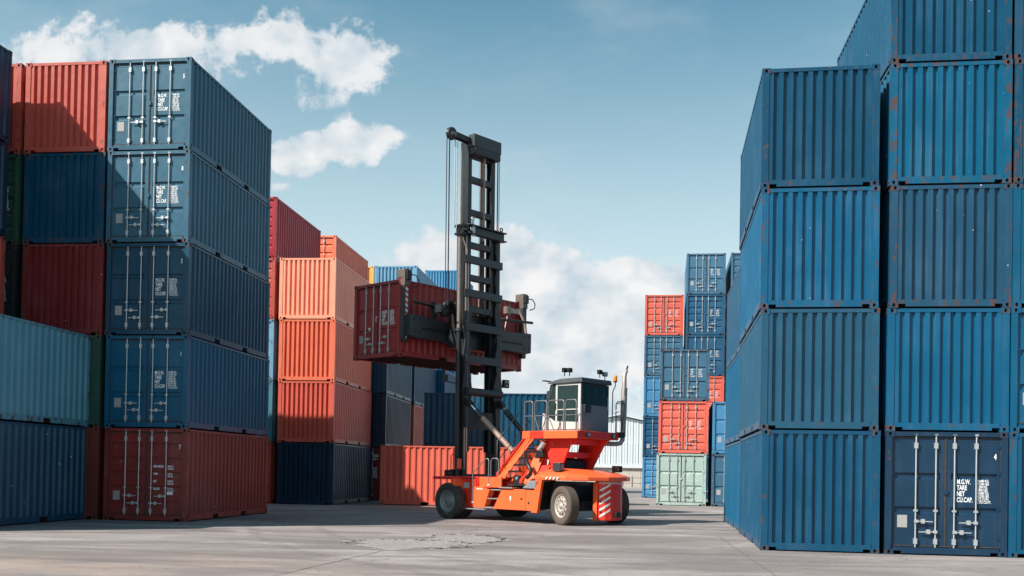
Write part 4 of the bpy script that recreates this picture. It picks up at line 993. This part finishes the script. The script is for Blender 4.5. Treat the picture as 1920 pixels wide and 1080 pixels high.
# clamp at the outer mast head
b = MB(); b.box(.10, .46, .84, 1.12, 9.40, 9.48); b.box(.10, .46, .84, 1.12, 9.66, 9.74); b.box(.16, .40, 1.00, 1.10, 9.48, 9.66); b.tube([(.12, 1.04, 9.36), (.12, 1.04, 9.84)], .04, 8); mpart('rod_clamp', b, BLACKM, bevel=.008)
b = MB(); b.box(.04, .09, .55, .66, 9.40, 9.78); b.lathe([(0, 0), (.07, 0), (.07, .03), (0, .03)], (.06, .72, 9.62), (-1, 0, 0), 10); mpart('clamp_plate', b, GALV, bevel=.01)
b = MB(); b.lathe([(.045, -.015), (.075, -.015), (.075, .015), (.045, .015), (.045, -.015)], (.06, .66, 9.98), (1, 0, 0), 14); b.box(.05, .07, .60, .72, 9.78, 9.92); mpart('lifting_eye', b, GALV)
b = MB(); b.lathe([(.045, -.015), (.075, -.015), (.075, .015), (.045, .015), (.045, -.015)], (.06, -.74, 9.87), (1, 0, 0), 14); mpart('lifting_eye', b, BLACKM)
# tilt cylinders
for s in (-1, 1):
    A = Vector(ms((.08, s*.80, 3.88))); B = Vector((-1.64, .42, 2.22)) if s > 0 else Vector((-1.60, -.50, 2.55)); d = (B-A)
    b = MB(); b.obox(A+d*.03, d.normalized(), (0, 1, 0), d.normalized().cross(Vector((0, 1, 0))), .14, .085, .10); part('cylinder_clevis', b, BLACKM, bevel=.015)
    b = MB(); b.tube([A+d*.06, A+d*.22], .035, 12); part('tilt_rod', b, CHROME)
    b = MB(); b.tube([A+d*.20, A+d*.34], .105, 16); part('cylinder_gland', b, DARKG)
    b = MB(); b.tube([A+d*.33, B], .088, 16); part('tilt_cylinder', b, CYLO if s > 0 else BLACKM)
# mast work lamps
b = MB(); b.tube([(.30, .90, 4.42), (.30, 1.66, 4.50)], .018, 6); b.box(.24, .34, 1.58, 1.80, 4.46, 4.70); o = part('mast_lamp', b, BLACKM, bevel=.012)
b = MB(); b.box(.14, .26, -1.28, -1.02, 4.46, 4.74); b.tube([(.2, -.9, 4.5), (.2, -1.05, 4.55)], .018, 6); o = part('mast_lamp', b, BLACKM, bevel=.012)
for (y, z) in ((-1.10, 4.66), (-1.20, 4.66), (-1.15, 4.53)): b = MB(); b.lathe([(0, 0), (.03, 0), (.03, .006), (0, .006)], (.138, y, z), (-1, 0, 0), 8); part('lamp_lens', b, LENS, parent=o)
# ------------------------------------------------------------ spreader
CX, CYc, CZ0 = 1.70, -.58, 5.32       # near face of the lifted container, its middle, its underside
b = MB(); b.box(.62, 1.05, -.85, .85, 5.7, 6.9); b.box(.62, .80, -.95, .95, 7.0, 7.2); part('carriage', b, BLACKM, bevel=.02)
b = MB()
for s in (-1, 1): 
    y1 = CYc+s*2.98
    pts = [(CYc+s*.55, 6.62), (CYc+s*.9, 6.50), (CYc+s*1.5, 6.62), (y1, 6.70), (y1, 5.98), (CYc+s*2.75, 5.92), (CYc+s*1.5, 5.95), (CYc+s*.9, 5.82), (CYc+s*.55, 5.75)]
    b = MB(); b.prism(pts, 0, 1.18, 1.52); sb = part('spreader_beam', b, DARKG, bevel=.02)
    for (yy, zz) in ((2.85, 6.55), (2.85, 6.1), (2.6, 6.55), (2.6, 6.1)):
        b = MB(); b.lathe([(0, 0), (.03, 0), (.03, .02), (0, .02)], (1.18, CYc+s*yy, zz), (-1, 0, 0), 8); part('bolt', b, BLACKM, parent=sb)
    b = MB(); b.box(1.10, 1.18, CYc+s*1.0, CYc+s*2.5, 6.25, 6.285); part('beam_weld', b, BLACKM, parent=sb)
    b = MB(); b.tube([(1.12, CYc+s*.5, 6.98), (1.12, CYc+s*2.95, 7.10)], .05, 10); part('tie_tube', b, BLACKM)
b = MB(); b.box(1.05, 1.55, CYc-.6, CYc+.6, 5.80, 6.60); part('spreader_core', b, BLACKM, bevel=.02)
CT = CZ0+H
for s in (-1, 1):
    yo = CYc+s*(3.029-.10)
    b = MB(); b.prism([(yo-.12, 5.80), (yo+.06, 5.80), (yo+.12, 5.93), (yo+.12, CT-.25), (yo-.12, CT-.25)], 0, 1.50, 1.66); ep = part('end_post', b, DARKG, bevel=.015)
    b = MB(); b.box(1.46, 1.67, yo-.125, yo+.125, CT-.249, CT+.019); b.box(1.46, 1.86, yo-.13, yo+.13, CT+.02, CT+.30); part('twistlock_head', b, HEADM, bevel=.012)
    b = MB(); b.box(1.38, 1.459, yo-.10, yo+.09, CT-.06, CT+.24); part('lock_motor', b, BLACKM, bevel=.012)
    b = MB(); b.tube([(1.38, yo-.05, CT+.12), (1.30, yo-.22, CT+.10), (1.28, yo-.34, CT-.06), (1.30, yo-.32, CT-.22), (1.38, yo-.15, CT-.30)], .02, 8); part('lock_hose', b, BLACKM)
    if s > 0:
        for i in range(9):
            z = 6.05+i*.18; b = MB(); b.prism([(yo-.06, z), (yo+.05, z+.04), (yo+.05, z+.13), (yo-.06, z+.09)], 0, 1.492, 1.498); part('warning_stripe', b, REFL, parent=ep)
            b = MB(); b.prism([(yo-.06, z+.095), (yo+.05, z+.135), (yo+.05, z+.215), (yo-.06, z+.175)], 0, 1.492, 1.498); part('red_stripe', b, REDTAPE, parent=ep)
        o = link('lettering', text_mesh('9', .2, .7, TXT, 1., 'CENTER', .006), ep, (1.49, yo, 5.90)); o.rotation_euler = (0, 0, -math.pi/2)
        b = MB(); b.beam((1.2, yo-1.05, 6.66), (1.2, yo-.85, 7.06), .08, .16); b.beam((1.2, yo-1.05, 7.05), (1.2, yo-.88, 7.20), .05, .10); part('tube_bracket', b, DARKG)
    else:
        b = MB(); b.tube([(1.35, yo+1.25, 6.68), (1.35, yo+1.05, 7.40)], .025, 8); b.box(1.28, 1.42, yo+.55, yo+1.10, 7.36, 7.54); b.box(1.28, 1.44, yo+1.0, yo+1.22, 7.32, 7.58); part('camera_arm', b, BROWNST)
        b = MB(); b.tube([(1.5, yo+.35, CT-.3), (1.35, yo+.15, 7.1), (1.3, yo+.12, 6.7)], .05, 8); part('lock_rod', b, CYLO)
# coiled hose reel left of the mast
for (y, z, r) in ((1.12, 7.02, .24), (1.30, 6.90, .20)):
    b = MB(); b.lathe([(r*.5, -.08), (r, -.08), (r*1.05, -.04), (r*.9, 0), (r*1.05, .04), (r, .08), (r*.5, .08)], (.75, y, z), (1, 0, 0), 18); part('hose_reel', b, BLACKM)
b = MB()
for i in range(3): b.tube([(.8, 1.0+.08*i, 6.7), (.75, 1.12+.1*i, 7.0+.04*i), (.8, 1.0+.05*i, 7.25), (.85, .8, 7.22)], .028, 8)
b.tube([(.36, 1.60, 7.0), (.6, 1.55, 6.85), (.9, 1.35, 6.7)], .03, 8); b.box(.6, .9, 1.4, 1.62, 6.8, 7.06); part('hose_bundle', b, BLACKM)
# the lifted container -------------------------------------
M4 = mc.matrix_basis if False else Matrix.Translation((-.9, 33.67, 0)) @ Matrix.Rotation(math.pi/2+HB, 4, 'Z')
cc_ = M4 @ Vector((CX+HW, CYc, 0))
COLS['wine'] = (.31, .034, .034)
t = container(cc_.x, cc_.y, CZ0, 0, 'wine', wear=.45, door='flat', text='mgw', label='maroon container held in the air by the mast truck, its doors facing left')
t['group'] = ''
del t['group']
# container local +y (away from its doors) runs along the machine's -Y (its right)
t.rotation_euler = (0, 0, math.pi/2+HB+math.pi)
t.rotation_euler = (0, 0, HB-math.pi/2)
d = [c for c in t.children if c.name.startswith('door') and 'gasket' not in c.name]
link('warning_triangle', TRIM, d[0], (-.42, -HL+.054, 1.02)); link('sticker', STICKM, d[0], (-.05, -HL+.05, 1.35)).scale = (.5, 1, 2.2)
